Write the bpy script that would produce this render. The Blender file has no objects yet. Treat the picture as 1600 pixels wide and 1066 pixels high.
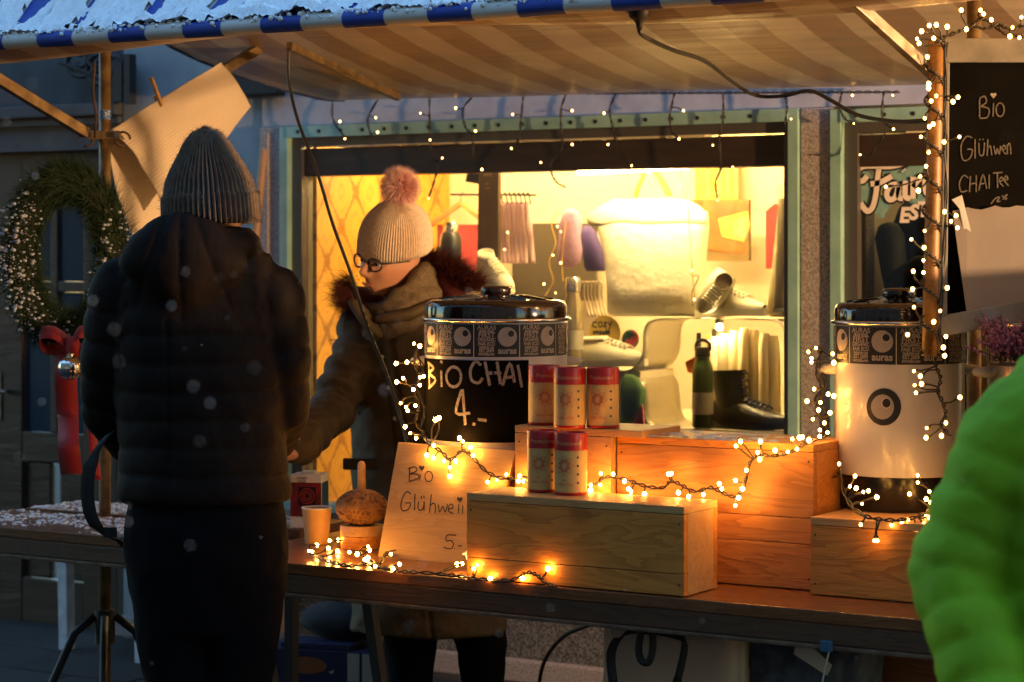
import bpy, bmesh, math, random
from mathutils import Vector as V, Matrix, noise as mn
R_ = math.radians
random.seed(7)
sc = bpy.context.scene
COL = sc.collection
# ---------------------------------------------------------------- camera, sky, exposure
FPX, YAW, H, HZ = 3550.0, R_(31.5), 1.52, 395.0      # focal length in photo pixels, yaw, eye height, horizon row
CA, SA = math.cos(YAW), math.sin(YAW)
cam = bpy.data.cameras.new('camera'); camo = bpy.data.objects.new('camera', cam); COL.objects.link(camo)
cam.sensor_width = 36; cam.lens = 36 * FPX / 1600
cam.shift_y = -(533 - HZ) / 1600
cam.clip_start = .05; cam.clip_end = 500
camo.location = (0, 0, H); camo.rotation_euler = (R_(90), 0, YAW)
cam.dof.use_dof = True; cam.dof.focus_distance = 5.55; cam.dof.aperture_fstop = 5.0
sc.camera = camo
w = bpy.data.worlds.new('World'); sc.world = w; w.use_nodes = True
nt = w.node_tree; bg = nt.nodes['Background']
sky = nt.nodes.new('ShaderNodeTexSky'); sky.sky_type = 'NISHITA'; sky.sun_disc = False
sky.sun_elevation = R_(7.2); sky.sun_rotation = R_(200); sky.ozone_density = 3.2; sky.air_density = 1.2; sky.dust_density = .3
nt.links.new(sky.outputs[0], bg.inputs[0]); bg.inputs[1].default_value = .15
sc.view_settings.view_transform = 'Standard'; sc.view_settings.look = 'None'
sc.view_settings.exposure = 2.6; sc.view_settings.gamma = 1
sc.cycles.use_denoising = True
sc.cycles.max_bounces = 8; sc.cycles.transparent_max_bounces = 16
sc.cycles.caustics_reflective = False; sc.cycles.caustics_refractive = False
sc.cycles.sample_clamp_indirect = 6
RV, FV, UV = V((CA, SA, 0)), V((-SA, CA, 0)), V((0, 0, 1))   # view-aligned axes, for measuring
def P(px, py, Y):                     # photo measure -> place on an upright plane parallel to the shop front
    t = (px - 800) / FPX; d = Y / (CA + t * SA)
    return V((d * (t * CA - SA), Y, H - (py - HZ) / FPX * d))
def PZ(px, py, z):                    # photo measure -> place on a level plane
    d = (H - z) * FPX / (py - HZ); t = (px - 800) / FPX
    return V((d * (t * CA - SA), d * (CA + t * SA), z))
def L(px, py, d):                     # photo measure -> place at a distance
    t = (px - 800) / FPX
    return V((d * (t * CA - SA), d * (CA + t * SA), H - (py - HZ) / FPX * d))
def PX(px, py, X):                    # photo measure -> place on an upright plane running from street to shop
    t = (px - 800) / FPX; d = X / (t * CA - SA)
    return V((X, d * (CA + t * SA), H - (py - HZ) / FPX * d))
def XA(px, Y): return P(px, 400, Y).x
def ZA(px, py, Y): return P(px, py, Y).z
# ---------------------------------------------------------------- materials
MATS = {}
def mat(name, col, rough=.6, metal=0., col2=None, ns=8., nd=4., stretch=None, bump=None, spec=.5, emit=None, es=0., contrast=(.35, .65), sheen=0, coat=0, trans=0):
    m = bpy.data.materials.new(name); m.use_nodes = True; n = m.node_tree.nodes; l = m.node_tree.links
    b = n['Principled BSDF']; b.inputs['Roughness'].default_value = rough; b.inputs['Metallic'].default_value = metal
    b.inputs['Base Color'].default_value = (*col, 1); b.inputs['Specular IOR Level'].default_value = spec
    if sheen: b.inputs['Sheen Weight'].default_value = sheen
    if coat: b.inputs['Coat Weight'].default_value = coat; b.inputs['Coat Roughness'].default_value = .08
    if trans: b.inputs['Transmission Weight'].default_value = trans
    tc = n.new('ShaderNodeTexCoord'); mp = n.new('ShaderNodeMapping'); l.new(tc.outputs['Object'], mp.inputs[0])
    if stretch: mp.inputs['Scale'].default_value = stretch
    if col2:
        no = n.new('ShaderNodeTexNoise'); no.inputs['Scale'].default_value = ns; no.inputs['Detail'].default_value = nd
        l.new(mp.outputs[0], no.inputs[0])
        mr = n.new('ShaderNodeMapRange'); mr.inputs[1].default_value, mr.inputs[2].default_value = contrast
        l.new(no.outputs[0], mr.inputs[0])
        mx = n.new('ShaderNodeMix'); mx.data_type = 'RGBA'; mx.inputs[6].default_value = (*col, 1); mx.inputs[7].default_value = (*col2, 1)
        l.new(mr.outputs[0], mx.inputs[0]); l.new(mx.outputs[2], b.inputs['Base Color'])
    if bump:
        nb = n.new('ShaderNodeTexNoise'); nb.inputs['Scale'].default_value = bump[0]; nb.inputs['Detail'].default_value = 5
        l.new(mp.outputs[0], nb.inputs[0])
        bp = n.new('ShaderNodeBump'); bp.inputs['Strength'].default_value = bump[1]; bp.inputs['Distance'].default_value = bump[2] if len(bump) > 2 else .01
        l.new(nb.outputs[0], bp.inputs['Height']); l.new(bp.outputs[0], b.inputs['Normal'])
    if emit:
        b.inputs['Emission Color'].default_value = (*emit, 1); b.inputs['Emission Strength'].default_value = es
    MATS[name] = m; return m
def nodes(m): return m.node_tree.nodes, m.node_tree.links, m.node_tree.nodes['Principled BSDF']
def math_(n, l, op, a, b=None, c=None):
    x = n.new('ShaderNodeMath'); x.operation = op
    for i, v in enumerate((a, b, c)):
        if v is None: continue
        if isinstance(v, (int, float)): x.inputs[i].default_value = v
        else: l.new(v, x.inputs[i])
    return x.outputs[0]
def wood(name, c1, c2, knots=True, rough=.5, scale=1., coat=0):
    m = mat(name, c1, rough, coat=coat); n, l, b = nodes(m)
    tc = n.new('ShaderNodeTexCoord'); oi = n.new('ShaderNodeObjectInfo')
    ad = n.new('ShaderNodeVectorMath'); ad.operation = 'ADD'
    cx = n.new('ShaderNodeCombineXYZ'); r7 = math_(n, l, 'MULTIPLY', oi.outputs['Random'], 13.7)
    for i in range(3): l.new(r7, cx.inputs[i])
    l.new(tc.outputs['Object'], ad.inputs[0]); l.new(cx.outputs[0], ad.inputs[1])
    mp = n.new('ShaderNodeMapping'); mp.inputs['Scale'].default_value = (2.2 * scale, 16 * scale, 16 * scale); l.new(ad.outputs[0], mp.inputs[0])
    no = n.new('ShaderNodeTexNoise'); no.inputs['Scale'].default_value = 1.; no.inputs['Detail'].default_value = 3; no.inputs['Distortion'].default_value = .6
    l.new(mp.outputs[0], no.inputs[0])
    rings = math_(n, l, 'FRACT', math_(n, l, 'MULTIPLY', no.outputs[0], 9.))
    rs = math_(n, l, 'POWER', rings, 2.)
    fine = n.new('ShaderNodeTexNoise'); fine.inputs['Scale'].default_value = 3.; mp2 = n.new('ShaderNodeMapping'); mp2.inputs['Scale'].default_value = (6, 140, 140)
    l.new(ad.outputs[0], mp2.inputs[0]); l.new(mp2.outputs[0], fine.inputs[0])
    f = math_(n, l, 'ADD', math_(n, l, 'MULTIPLY', rs, .55), math_(n, l, 'MULTIPLY', fine.outputs[0], .5))
    if knots:
        vo = n.new('ShaderNodeTexVoronoi'); vo.inputs['Scale'].default_value = 5.0; mp3 = n.new('ShaderNodeMapping'); mp3.inputs['Scale'].default_value = (.85, .12, 1.25)
        l.new(ad.outputs[0], mp3.inputs[0]); l.new(mp3.outputs[0], vo.inputs[0])
        k = n.new('ShaderNodeMapRange'); k.inputs[1].default_value = .05; k.inputs[2].default_value = .17; k.inputs[3].default_value = 1; k.inputs[4].default_value = 0
        l.new(vo.outputs['Distance'], k.inputs[0]); f = math_(n, l, 'ADD', f, math_(n, l, 'MULTIPLY', k.outputs[0], .8))
    mx = n.new('ShaderNodeMix'); mx.data_type = 'RGBA'; mx.inputs[6].default_value = (*c1, 1); mx.inputs[7].default_value = (*c2, 1)
    l.new(f, mx.inputs[0]); l.new(mx.outputs[2], b.inputs['Base Color'])
    bp = n.new('ShaderNodeBump'); bp.inputs['Strength'].default_value = .25; bp.inputs['Distance'].default_value = .004
    l.new(f, bp.inputs['Height']); l.new(bp.outputs[0], b.inputs['Normal'])
    return m
def glass(name, tint=(1, 1, 1), refl=.06, rough=.02):
    m = bpy.data.materials.new(name); m.use_nodes = True; n = m.node_tree.nodes; l = m.node_tree.links
    n.remove(n['Principled BSDF']); tr = n.new('ShaderNodeBsdfTransparent'); tr.inputs[0].default_value = (*tint, 1)
    gl = n.new('ShaderNodeBsdfGlossy'); gl.inputs['Roughness'].default_value = rough
    fr = n.new('ShaderNodeFresnel'); fr.inputs[0].default_value = 1.45; mx = n.new('ShaderNodeMixShader')
    l.new(fr.outputs[0], mx.inputs[0]); l.new(tr.outputs[0], mx.inputs[1]); l.new(gl.outputs[0], mx.inputs[2])
    l.new(mx.outputs[0], n['Material Output'].inputs[0]); MATS[name] = m; return m
# ---------------------------------------------------------------- mesh building
def wl(o): return V(o.location) + (wl(o.parent) if o.parent else V((0, 0, 0)))
class MB:
    def __init__(s): s.v = []; s.f = []; s.fm = []; s.m = 0
    def add(s, vs, fs):
        o = len(s.v); s.v += [V(x) for x in vs]; s.f += [tuple(i + o for i in f) for f in fs]; s.fm += [s.m] * len(fs); return s
    def box(s, a, b):
        x0, y0, z0 = a; x1, y1, z1 = b
        return s.add([(x0, y0, z0), (x1, y0, z0), (x1, y1, z0), (x0, y1, z0), (x0, y0, z1), (x1, y0, z1), (x1, y1, z1), (x0, y1, z1)],
                     [(0, 3, 2, 1), (4, 5, 6, 7), (0, 1, 5, 4), (1, 2, 6, 5), (2, 3, 7, 6), (3, 0, 4, 7)])
    def obox(s, c, ax, ay, az):
        vs = [V(c) + ax * i + ay * j + az * k for k in (-1, 1) for j in (-1, 1) for i in (-1, 1)]
        return s.add(vs, [(0, 2, 3, 1), (4, 5, 7, 6), (0, 1, 5, 4), (1, 3, 7, 5), (3, 2, 6, 7), (2, 0, 4, 6)])
    def bar(s, a, b, w, h=None, up=UV):           # straight square bar
        a, b = V(a), V(b); t = (b - a); n = t.cross(up)
        if n.length < 1e-4: n = t.cross(V((1, 0, 0)))
        n.normalize(); u = n.cross(t).normalized()
        return s.obox((a + b) / 2, t / 2, n * w / 2, u * (h or w) / 2)
    def loft(s, rings, n=20, caps=True, close=False):   # rings: (center, ax, ay)
        vs = []; fs = []
        for c, ax, ay in rings:
            for k in range(n):
                a = 2 * math.pi * k / n; vs.append(V(c) + ax * math.cos(a) + ay * math.sin(a))
        m = len(rings)
        for i in range(m if close else m - 1):
            j = (i + 1) % m
            for k in range(n): k2 = (k + 1) % n; fs.append((i * n + k, i * n + k2, j * n + k2, j * n + k))
        if caps and not close:
            fs.append(tuple(range(n - 1, -1, -1))); fs.append(tuple((m - 1) * n + k for k in range(n)))
        return s.add(vs, fs)
    def tube(s, pts, r, n=8, caps=True, flat=1.):
        pts = [V(p) for p in pts]; rr = r if isinstance(r, (list, tuple)) else [r] * len(pts)
        rings = []; u = None
        for i, p in enumerate(pts):
            t = (pts[min(i + 1, len(pts) - 1)] - pts[max(i - 1, 0)])
            if t.length < 1e-7: t = V((0, 0, 1))
            t.normalize()
            if u is None: u = t.cross(V((.31, .17, .93))).normalized() if abs(t.dot(V((.31, .17, .93)).normalized())) < .98 else t.cross(V((1, 0, 0))).normalized()
            u = (u - t * u.dot(t)).normalized(); v = t.cross(u)
            rings.append((p, u * rr[i], v * rr[i] * flat))
        return s.loft(rings, n, caps)
    def capsule(s, pts, rr, n=16, flat=1.):       # rounded ends
        pts = [V(p) for p in pts]; a = (pts[0] - pts[1]).normalized(); b = (pts[-1] - pts[-2]).normalized()
        P2 = [pts[0] + a * rr[0] * .95, pts[0] + a * rr[0] * .7] + pts + [pts[-1] + b * rr[-1] * .7, pts[-1] + b * rr[-1] * .95]
        return s.tube(P2, [rr[0] * .3, rr[0] * .72] + list(rr) + [rr[-1] * .72, rr[-1] * .3], n, True, flat)
    def lathe(s, c, prof, n=32, ax=V((1, 0, 0)), ay=V((0, 1, 0)), az=UV, caps=True):
        return s.loft([(V(c) + az * z, ax * max(r, 1e-4), ay * max(r, 1e-4)) for r, z in prof], n, caps)
    def sphere(s, c, r, n=16, m=10, fn=None):
        r = r if isinstance(r, (tuple, list)) else (r, r, r)
        rings = []; vs = []; fs = []
        for i in range(m + 1):
            th = math.pi * i / m
            for k in range(n):
                a = 2 * math.pi * k / n; d = V((math.sin(th) * math.cos(a), math.sin(th) * math.sin(a), math.cos(th)))
                p = V((d.x * r[0], d.y * r[1], d.z * r[2]))
                if fn: p = fn(d, p)
                vs.append(V(c) + p)
        for i in range(m):
            for k in range(n): k2 = (k + 1) % n; fs.append((i * n + k, (i + 1) * n + k, (i + 1) * n + k2, i * n + k2))
        return s.add(vs, fs)
    def grid(s, fn, nu, nv):
        vs = [fn(i / nu, j / nv) for j in range(nv + 1) for i in range(nu + 1)]
        return s.add(vs, [(j * (nu + 1) + i, j * (nu + 1) + i + 1, (j + 1) * (nu + 1) + i + 1, (j + 1) * (nu + 1) + i) for j in range(nv) for i in range(nu)])
    def poly(s, pts): return s.add(pts, [tuple(range(len(pts)))])
    def slab(s, pts, th):                          # flat outline given a thickness along th
        n = len(pts); pts = [V(p) for p in pts]; vs = pts + [p + th for p in pts]
        return s.add(vs, [tuple(range(n - 1, -1, -1)), tuple(range(n, 2 * n))] + [(i, (i + 1) % n, n + (i + 1) % n, n + i) for i in range(n)])
    def ribbon(s, pts, w, nrm):                    # flat strokes of a pen: pts in space, nrm per point or one
        pts = [V(p) for p in pts]; vs = []; N = len(pts)
        for i, p in enumerate(pts):
            t = pts[min(i + 1, N - 1)] - pts[max(i - 1, 0)]
            nn = nrm[i] if isinstance(nrm, list) else nrm
            sd = t.cross(nn)
            if sd.length < 1e-9: sd = V((1, 0, 0))
            sd = sd.normalized() * w / 2; vs += [p - sd, p + sd]
        return s.add(vs, [(2 * i, 2 * i + 1, 2 * i + 3, 2 * i + 2) for i in range(N - 1)])
    def strand(s, p, d, w):                        # one hair / needle
        d = V(d); sd = d.cross(V((random.gauss(0, 1), random.gauss(0, 1), random.gauss(0, 1))))
        sd = sd.normalized() * w; return s.add([p - sd, p + sd, V(p) + d], [(0, 1, 2)])
    def build(s, name, m, parent=None, origin=None, smooth=False, bevel=0, autosm=None):
        me = bpy.data.meshes.new(name)
        o = V(origin) if origin is not None else (wl(parent) if parent else V((0, 0, 0)))
        if origin is None and parent is None and s.v:
            xs = [v.x for v in s.v]; ys = [v.y for v in s.v]; zs = [v.z for v in s.v]
            o = V(((min(xs) + max(xs)) / 2, (min(ys) + max(ys)) / 2, min(zs)))
        me.from_pydata([tuple(v - o) for v in s.v], [], s.f)
        ms = m if isinstance(m, (list, tuple)) else [m]
        for x in ms: me.materials.append(MATS[x] if isinstance(x, str) else x)
        for p, k in zip(me.polygons, s.fm): p.material_index = k
        if smooth: me.shade_smooth()
        me.update()
        bm = bmesh.new(); bm.from_mesh(me); bmesh.ops.recalc_face_normals(bm, faces=bm.faces)
        if bevel: bmesh.ops.bevel(bm, geom=list(bm.edges), offset=bevel, segments=2, affect='EDGES', profile=.6)
        bm.to_mesh(me); bm.free()
        if autosm:
            me.shade_smooth()
            try: me.set_sharp_from_angle(angle=R_(autosm))
            except Exception: pass
        ob = bpy.data.objects.new(name, me); COL.objects.link(ob)
        if parent: ob.parent = parent; ob.location = o - wl(parent)
        else: ob.location = o
        return ob
def thing(name, label, cat, loc, group=None):
    o = bpy.data.objects.new(name, None); COL.objects.link(o); o.location = loc; o.empty_display_size = .1
    o['label'] = label; o['category'] = cat
    if group: o['group'] = group
    return o
def tag(o, label, cat, group=None):
    o['label'] = label; o['category'] = cat
    if group: o['group'] = group
    return o
def dress(mb, voxel, name, m, parent, disp=None, it=2, fac=.5, post=None):   # joins lofts into one continuous skin
    ob = mb.build(name, m, parent, smooth=True)
    rm = ob.modifiers.new('r', 'REMESH'); rm.mode = 'VOXEL'; rm.voxel_size = voxel
    sm = ob.modifiers.new('s', 'SMOOTH'); sm.iterations = it * 3; sm.factor = fac
    dg = bpy.context.evaluated_depsgraph_get(); me = bpy.data.meshes.new_from_object(ob.evaluated_get(dg)); ob.modifiers.clear(); ob.data = me
    if disp:
        o = wl(ob)
        nr = [v.normal.copy() for v in me.vertices]
        for v, nn in zip(me.vertices, nr): v.co += nn * disp(v.co + o, nn)
    me.shade_smooth(); me.update(); return ob
def text_parts(txt, size, fn, name, m, parent, bold=0., align='CENTER', shear=0.):   # built-in font lettering wrapped onto a surface
    cu = bpy.data.curves.new('t', 'FONT'); cu.body = txt; cu.size = size; cu.align_x = align; cu.align_y = 'CENTER'; cu.offset = bold; cu.shear = shear; cu.resolution_u = 3
    ob = bpy.data.objects.new('t', cu); COL.objects.link(ob); dg = bpy.context.evaluated_depsgraph_get()
    me = bpy.data.meshes.new_from_object(ob.evaluated_get(dg)); bpy.data.objects.remove(ob)
    mb = MB(); mb.add([fn(v.co.x, v.co.y) for v in me.vertices], [tuple(p.vertices) for p in me.polygons])
    bpy.data.meshes.remove(me)
    return mb.build(name, m, parent) if name else mb
def smooth_pts(pts, k=3):                          # Catmull-Rom through points of any dimension
    if len(pts) < 3: return [V(p) for p in pts]
    pts = [V(p) for p in pts]; out = []
    for i in range(len(pts) - 1):
        a, b, c, d = pts[max(i - 1, 0)], pts[i], pts[i + 1], pts[min(i + 2, len(pts) - 1)]
        for j in range(k):
            t = j / k; out.append(.5 * ((2 * b) + (c - a) * t + (2 * a - 5 * b + 4 * c - d) * t * t + (3 * b - a - 3 * c + d) * t ** 3))
    return out + [pts[-1]]
def ell(cx, cy, rx, ry, n=16, a0=0, a1=360): return [(cx + rx * math.cos(R_(a0 + (a1 - a0) * i / n)), cy - ry * math.sin(R_(a0 + (a1 - a0) * i / n))) for i in range(n + 1)]
def heart(cx, cy, r): return [(cx, cy + r), (cx - r, cy - r * .1), (cx - r * .9, cy - r * .7), (cx - r * .4, cy - r * .9), (cx, cy - r * .45), (cx + r * .4, cy - r * .9), (cx + r * .9, cy - r * .7), (cx + r, cy - r * .1)]
def ray_plane(px, py, p0, n):
    d = (L(px, py, 1.) - V((0, 0, H))); o = V((0, 0, H)); return o + d * ((V(p0) - o).dot(n) / d.dot(n))
def ray_cyl(px, py, cx, cy, r):
    d = L(px, py, 1.) - V((0, 0, H)); a = d.x ** 2 + d.y ** 2; b = -2 * (d.x * cx + d.y * cy); c = cx * cx + cy * cy - r * r
    D = b * b - 4 * a * c
    if D < 0: return None
    t = (-b - math.sqrt(D)) / (2 * a); return V((0, 0, H)) + d * t
# ---------------------------------------------------------------- materials of the setting
mat('plaster', (.34, .38, .41), .85, col2=(.26, .30, .33), ns=5, bump=(90, .25, .004))
mat('lintel_paint', (.42, .41, .43), .8, col2=(.33, .32, .35), ns=9, bump=(60, .2, .004))
mat('mint', (.27, .46, .40), .45, col2=(.21, .37, .33), ns=14)
mat('hole', (.01, .01, .01), .9)
mat('grey_frame', (.10, .095, .09), .4, metal=.4)
mat('header', (.022, .013, .008), .5, col2=(.035, .02, .012), ns=6, stretch=(1, 8, 8))
mat('stone', (.42, .38, .36), .9, col2=(.20, .17, .16), ns=160, nd=3, bump=(180, .5, .006))
mat('granite', (.17, .165, .16), .85, col2=(.045, .045, .045), ns=130, nd=2, contrast=(.42, .58), bump=(150, .3, .004))
mat('pave', (.022, .018, .014), .85, col2=(.013, .011, .009), ns=20, bump=(120, .4, .005))
mat('pave2', (.020, .017, .014), .8, col2=(.030, .026, .022), ns=30, bump=(120, .4, .005))
wood('door_wood', (.034, .014, .006), (.016, .007, .003), knots=False, rough=.45)
mat('door_glass', (.012, .03, .05), .12, spec=.9)
mat('iron', (.012, .011, .011), .6)
mat('cream_wall', (.72, .66, .50), .8, col2=(.64, .57, .42), ns=3)
mat('deck', (.62, .57, .45), .6)
mat('steel', (.32, .30, .27), .38, metal=.9, col2=(.16, .13, .10), ns=22, bump=(60, .2, .003))
mat('steel_brass', (.32, .22, .10), .45, metal=.6, col2=(.16, .10, .05), ns=25)
mat('rust', (.10, .045, .02), .8, col2=(.05, .025, .012), ns=40)
mat('snow', (.93, .94, .95), .8, col2=(.86, .88, .91), ns=60, bump=(130, .6, .008))
mat('frost', (.7, .72, .76), .8)
# damask wallpaper of the display's side wall (pattern in the wall's own Y, Z)
m = mat('wallpaper', (.55, .30, .035), .45); n, l, b = nodes(m)
tc = n.new('ShaderNodeTexCoord'); sp = n.new('ShaderNodeSeparateXYZ'); l.new(tc.outputs['Object'], sp.inputs[0])
no = n.new('ShaderNodeTexNoise'); no.inputs['Scale'].default_value = 55; no.inputs['Detail'].default_value = 3; l.new(tc.outputs['Object'], no.inputs[0])
wob = math_(n, l, 'MULTIPLY', math_(n, l, 'SUBTRACT', no.outputs[0], .5), .9)
u = math_(n, l, 'MULTIPLY', sp.outputs[1], 2 * math.pi / .19); v = math_(n, l, 'MULTIPLY', sp.outputs[2], 2 * math.pi / .27)
og = math_(n, l, 'ADD', math_(n, l, 'ADD', math_(n, l, 'COSINE', u), math_(n, l, 'COSINE', v)), wob)
line = n.new('ShaderNodeMapRange'); l.new(math_(n, l, 'ABSOLUTE', og), line.inputs[0]); line.inputs[1].default_value = .10; line.inputs[2].default_value = .34; line.inputs[3].default_value = 1; line.inputs[4].default_value = 0
med = n.new('ShaderNodeMapRange'); l.new(math_(n, l, 'SINE', math_(n, l, 'MULTIPLY', og, 6.)), med.inputs[0]); med.inputs[1].default_value = .6; med.inputs[2].default_value = .9; med.inputs[4].default_value = .35
fac = math_(n, l, 'MAXIMUM', line.outputs[0], med.outputs[0])
mx = n.new('ShaderNodeMix'); mx.data_type = 'RGBA'; mx.inputs[6].default_value = (.64, .34, .035, 1); mx.inputs[7].default_value = (.34, .15, .014, 1)
l.new(fac, mx.inputs[0]); l.new(mx.outputs[2], b.inputs['Base Color'])
rr = n.new('ShaderNodeMapRange'); l.new(fac, rr.inputs[0]); rr.inputs[3].default_value = .55; rr.inputs[4].default_value = .28; l.new(rr.outputs[0], b.inputs['Roughness'])
def striped(name, ca, cb, rough, off=0., wr=0.):
    m = mat(name, ca, rough); n, l, b = nodes(m)
    tc = n.new('ShaderNodeTexCoord'); sp = n.new('ShaderNodeSeparateXYZ'); l.new(tc.outputs['Object'], sp.inputs[0])
    fr = math_(n, l, 'FRACT', math_(n, l, 'MULTIPLY', math_(n, l, 'ADD', sp.outputs[0], off + 24.058), 1 / .24))
    st = n.new('ShaderNodeMapRange'); l.new(math_(n, l, 'ABSOLUTE', math_(n, l, 'SUBTRACT', fr, .5)), st.inputs[0]); st.inputs[1].default_value = .243; st.inputs[2].default_value = .257
    no = n.new('ShaderNodeTexNoise'); no.inputs['Scale'].default_value = 7; no.inputs['Detail'].default_value = 5; l.new(tc.outputs['Object'], no.inputs[0])
    mx = n.new('ShaderNodeMix'); mx.data_type = 'RGBA'; mx.inputs[6].default_value = (*ca, 1); mx.inputs[7].default_value = (*cb, 1); l.new(st.outputs[0], mx.inputs[0])
    dk = n.new('ShaderNodeMix'); dk.data_type = 'RGBA'; dk.blend_type = 'MULTIPLY'; dk.inputs[0].default_value = .35; l.new(mx.outputs[2], dk.inputs[6]); l.new(no.outputs[0], dk.inputs[7])
    l.new(dk.outputs[2], b.inputs['Base Color'])
    mp = n.new('ShaderNodeMapping'); mp.inputs['Scale'].default_value = (1.2, 22, 4); l.new(tc.outputs['Object'], mp.inputs[0])
    n2 = n.new('ShaderNodeTexNoise'); n2.inputs['Scale'].default_value = 1.; n2.inputs['Detail'].default_value = 3; l.new(mp.outputs[0], n2.inputs[0])
    bp = n.new('ShaderNodeBump'); bp.inputs['Strength'].default_value = wr; bp.inputs['Distance'].default_value = .03; l.new(n2.outputs[0], bp.inputs['Height']); l.new(bp.outputs[0], b.inputs['Normal'])
    return m
striped('canvas_top', (.012, .06, .42), (.75, .74, .70), .6)
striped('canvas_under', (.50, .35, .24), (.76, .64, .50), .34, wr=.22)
# ---------------------------------------------------------------- ground
YW = 6.85
g = MB(); g.add([(-60, -40, 0), (40, -40, 0), (40, 60, 0), (-60, 60, 0)], [(0, 1, 2, 3)])
ground = g.build('ground', 'pave', origin=(0, 0, 0)); ground['kind'] = 'structure'; ground['label'] = 'dark damp stone paving under the market stall'
for i in range(8):
    for j in range(5):
        x0 = -6.6 + i * .52 + (j % 2) * .26; y0 = 5.0 + j * .36
        MB().box((x0, y0, .002), (x0 + .512, y0 + .352, .014 + random.random() * .004)).build('paving_slab', 'pave2' if random.random() < .5 else 'pave', ground, bevel=.003)
# ---------------------------------------------------------------- shop building
shop = thing('shop_building', 'grey-blue plastered shop building with mint green framed display windows behind the stall', 'building', (-4, YW, 0))
def fb(name, m, x0, x1, z0, z1, y0, y1, parent=shop, bevel=0): return MB().box((x0, y0, z0), (x1, y1, z1)).build(name, m, parent, bevel=bevel)
xa, xb = XA(444, YW), XA(1252, YW)                 # first window, outer edges of the mint frame
xc = XA(1303, YW); xd = -1.35                      # second window
zt = ZA(850, 184, YW); zt2 = ZA(1380, 170, YW)
xj = XA(410, YW); xdoor = XA(190, YW)
fb('lintel_wall', 'lintel_paint', xj, xd + 1.5, zt + .002, 3.4, YW, YW + .35)
fb('plaster_wall', 'plaster', xdoor, xj, 0, 3.4, YW + .012, YW + .35)
fb('stone_jamb', 'stone', xj, xa - .002, 0, zt, YW - .02, YW + .35, bevel=.006)
fb('stone_jamb', 'stone', xj + .01, xj + .05, 0, zt - .02, YW - .032, YW - .021, bevel=.004)
fb('pillar', 'stone', xb + .002, xc - .002, 0, zt, YW - .015, YW + .35, bevel=.006)
fb('plinth', 'granite', xa, xb, 0, .52, YW + .01, YW + .35); fb('plinth', 'granite', xc, xd, 0, .52, YW + .01, YW + .35)
fb('plinth_cap', 'stone', xa + .004, xb - .004, .52, .56, YW - .02, YW + .35, bevel=.004); fb('plinth_cap', 'stone', xc + .004, xd - .004, .52, .56, YW - .02, YW + .35, bevel=.004)
fb('end_wall', 'plaster', xd, xd + 1.5, 0, zt, YW, YW + .35)
fb('ground_kerb', 'stone', xdoor, xd + 1.5, .015, .09, YW - .05, YW + .0, bevel=.006)
def window(x0, x1, z1, tone):
    f = fb('window_frame', 'mint', x0, x0 + .036, .56, z1, YW - .03, YW + .06)
    fb('frame_stile', 'mint', x1 - .034, x1, .56, z1, YW - .03, YW + .06, f)
    fb('frame_head', 'mint', x0 + .036, x1 - .034, z1 - .042, z1, YW - .034, YW + .06, f)
    k = x0 + .09
    while k < x1 - .08:
        MB().lathe((k, YW - .0345, z1 - .021), [(.0075, 0), (.0075, -.0015)], 10, V((1, 0, 0)), UV, V((0, 1, 0))).build('screw_hole', 'hole', f); k += .098
    fb('inner_frame', 'grey_frame', x0 + .036, x0 + .082, .56, z1 - .042, YW, YW + .07, f)
    fb('inner_frame', 'grey_frame', x1 - .062, x1 - .034, .56, z1 - .042, YW, YW + .07, f)
    fb('inner_frame', 'grey_frame', x0 + .082, x1 - .062, z1 - .075, z1 - .042, YW, YW + .07, f)
    fb('gap_light_strip', 'cream_wall', x0 + .25, x1 - .35, z1 - .080, z1 - .0755, YW - .002, YW + .05, f)  # pale strip painted in for lamp light showing through the gap
    fb('shutter_box', 'header', x0 + .083, x1 - .063, z1 - .185, z1 - .082, YW + .015, YW + .12, f, bevel=.004)
    fb('window_pane', 'pane', x0 + .082, x1 - .062, .56, z1 - .18, YW + .035, YW + .041, f)
    fb('sill', 'mint', x0 + .036, x1 - .034, .56, .59, YW - .05, YW + .034, f)
    return f
glass('pane')
win1 = window(xa, xb, zt - .001, 0); win2 = window(xc, xd, zt2, 1)
# display room behind the first window
xl = xa + .06; YB = 7.9
fb('wallpapered_wall', 'wallpaper', xl - .03, xl, .5, 2.2, YW + .125, YB)
MB().bar((xl + .002, YW + .2, 1.185), (xl + .002, YB, 1.185), .004, .004).build('wallpaper_seam', 'rust', shop)
fb('back_wall', 'cream_wall', xl, xb + .4, .5, 2.2, YB, YB + .05)
fb('window_deck', 'deck', xl, xb + .2, .5, .545, YW + .36, YB - .001)
fb('display_ceiling', 'cream_wall', xl, xb + .2, 2.0, 2.03, YW + .125, YB - .001)
fb('right_wall', 'cream_wall', xb + .05, xb + .08, .55, 1.99, YW + .36, YB - .001)
# dim room behind the second window
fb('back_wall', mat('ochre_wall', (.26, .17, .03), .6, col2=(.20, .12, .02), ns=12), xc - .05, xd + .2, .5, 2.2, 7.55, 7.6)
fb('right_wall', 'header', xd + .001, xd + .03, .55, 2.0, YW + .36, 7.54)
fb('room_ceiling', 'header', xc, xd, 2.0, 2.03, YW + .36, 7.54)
fb('window_deck', 'header', xc + .01, xd, .5, .545, YW + .36, 7.54)
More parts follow.
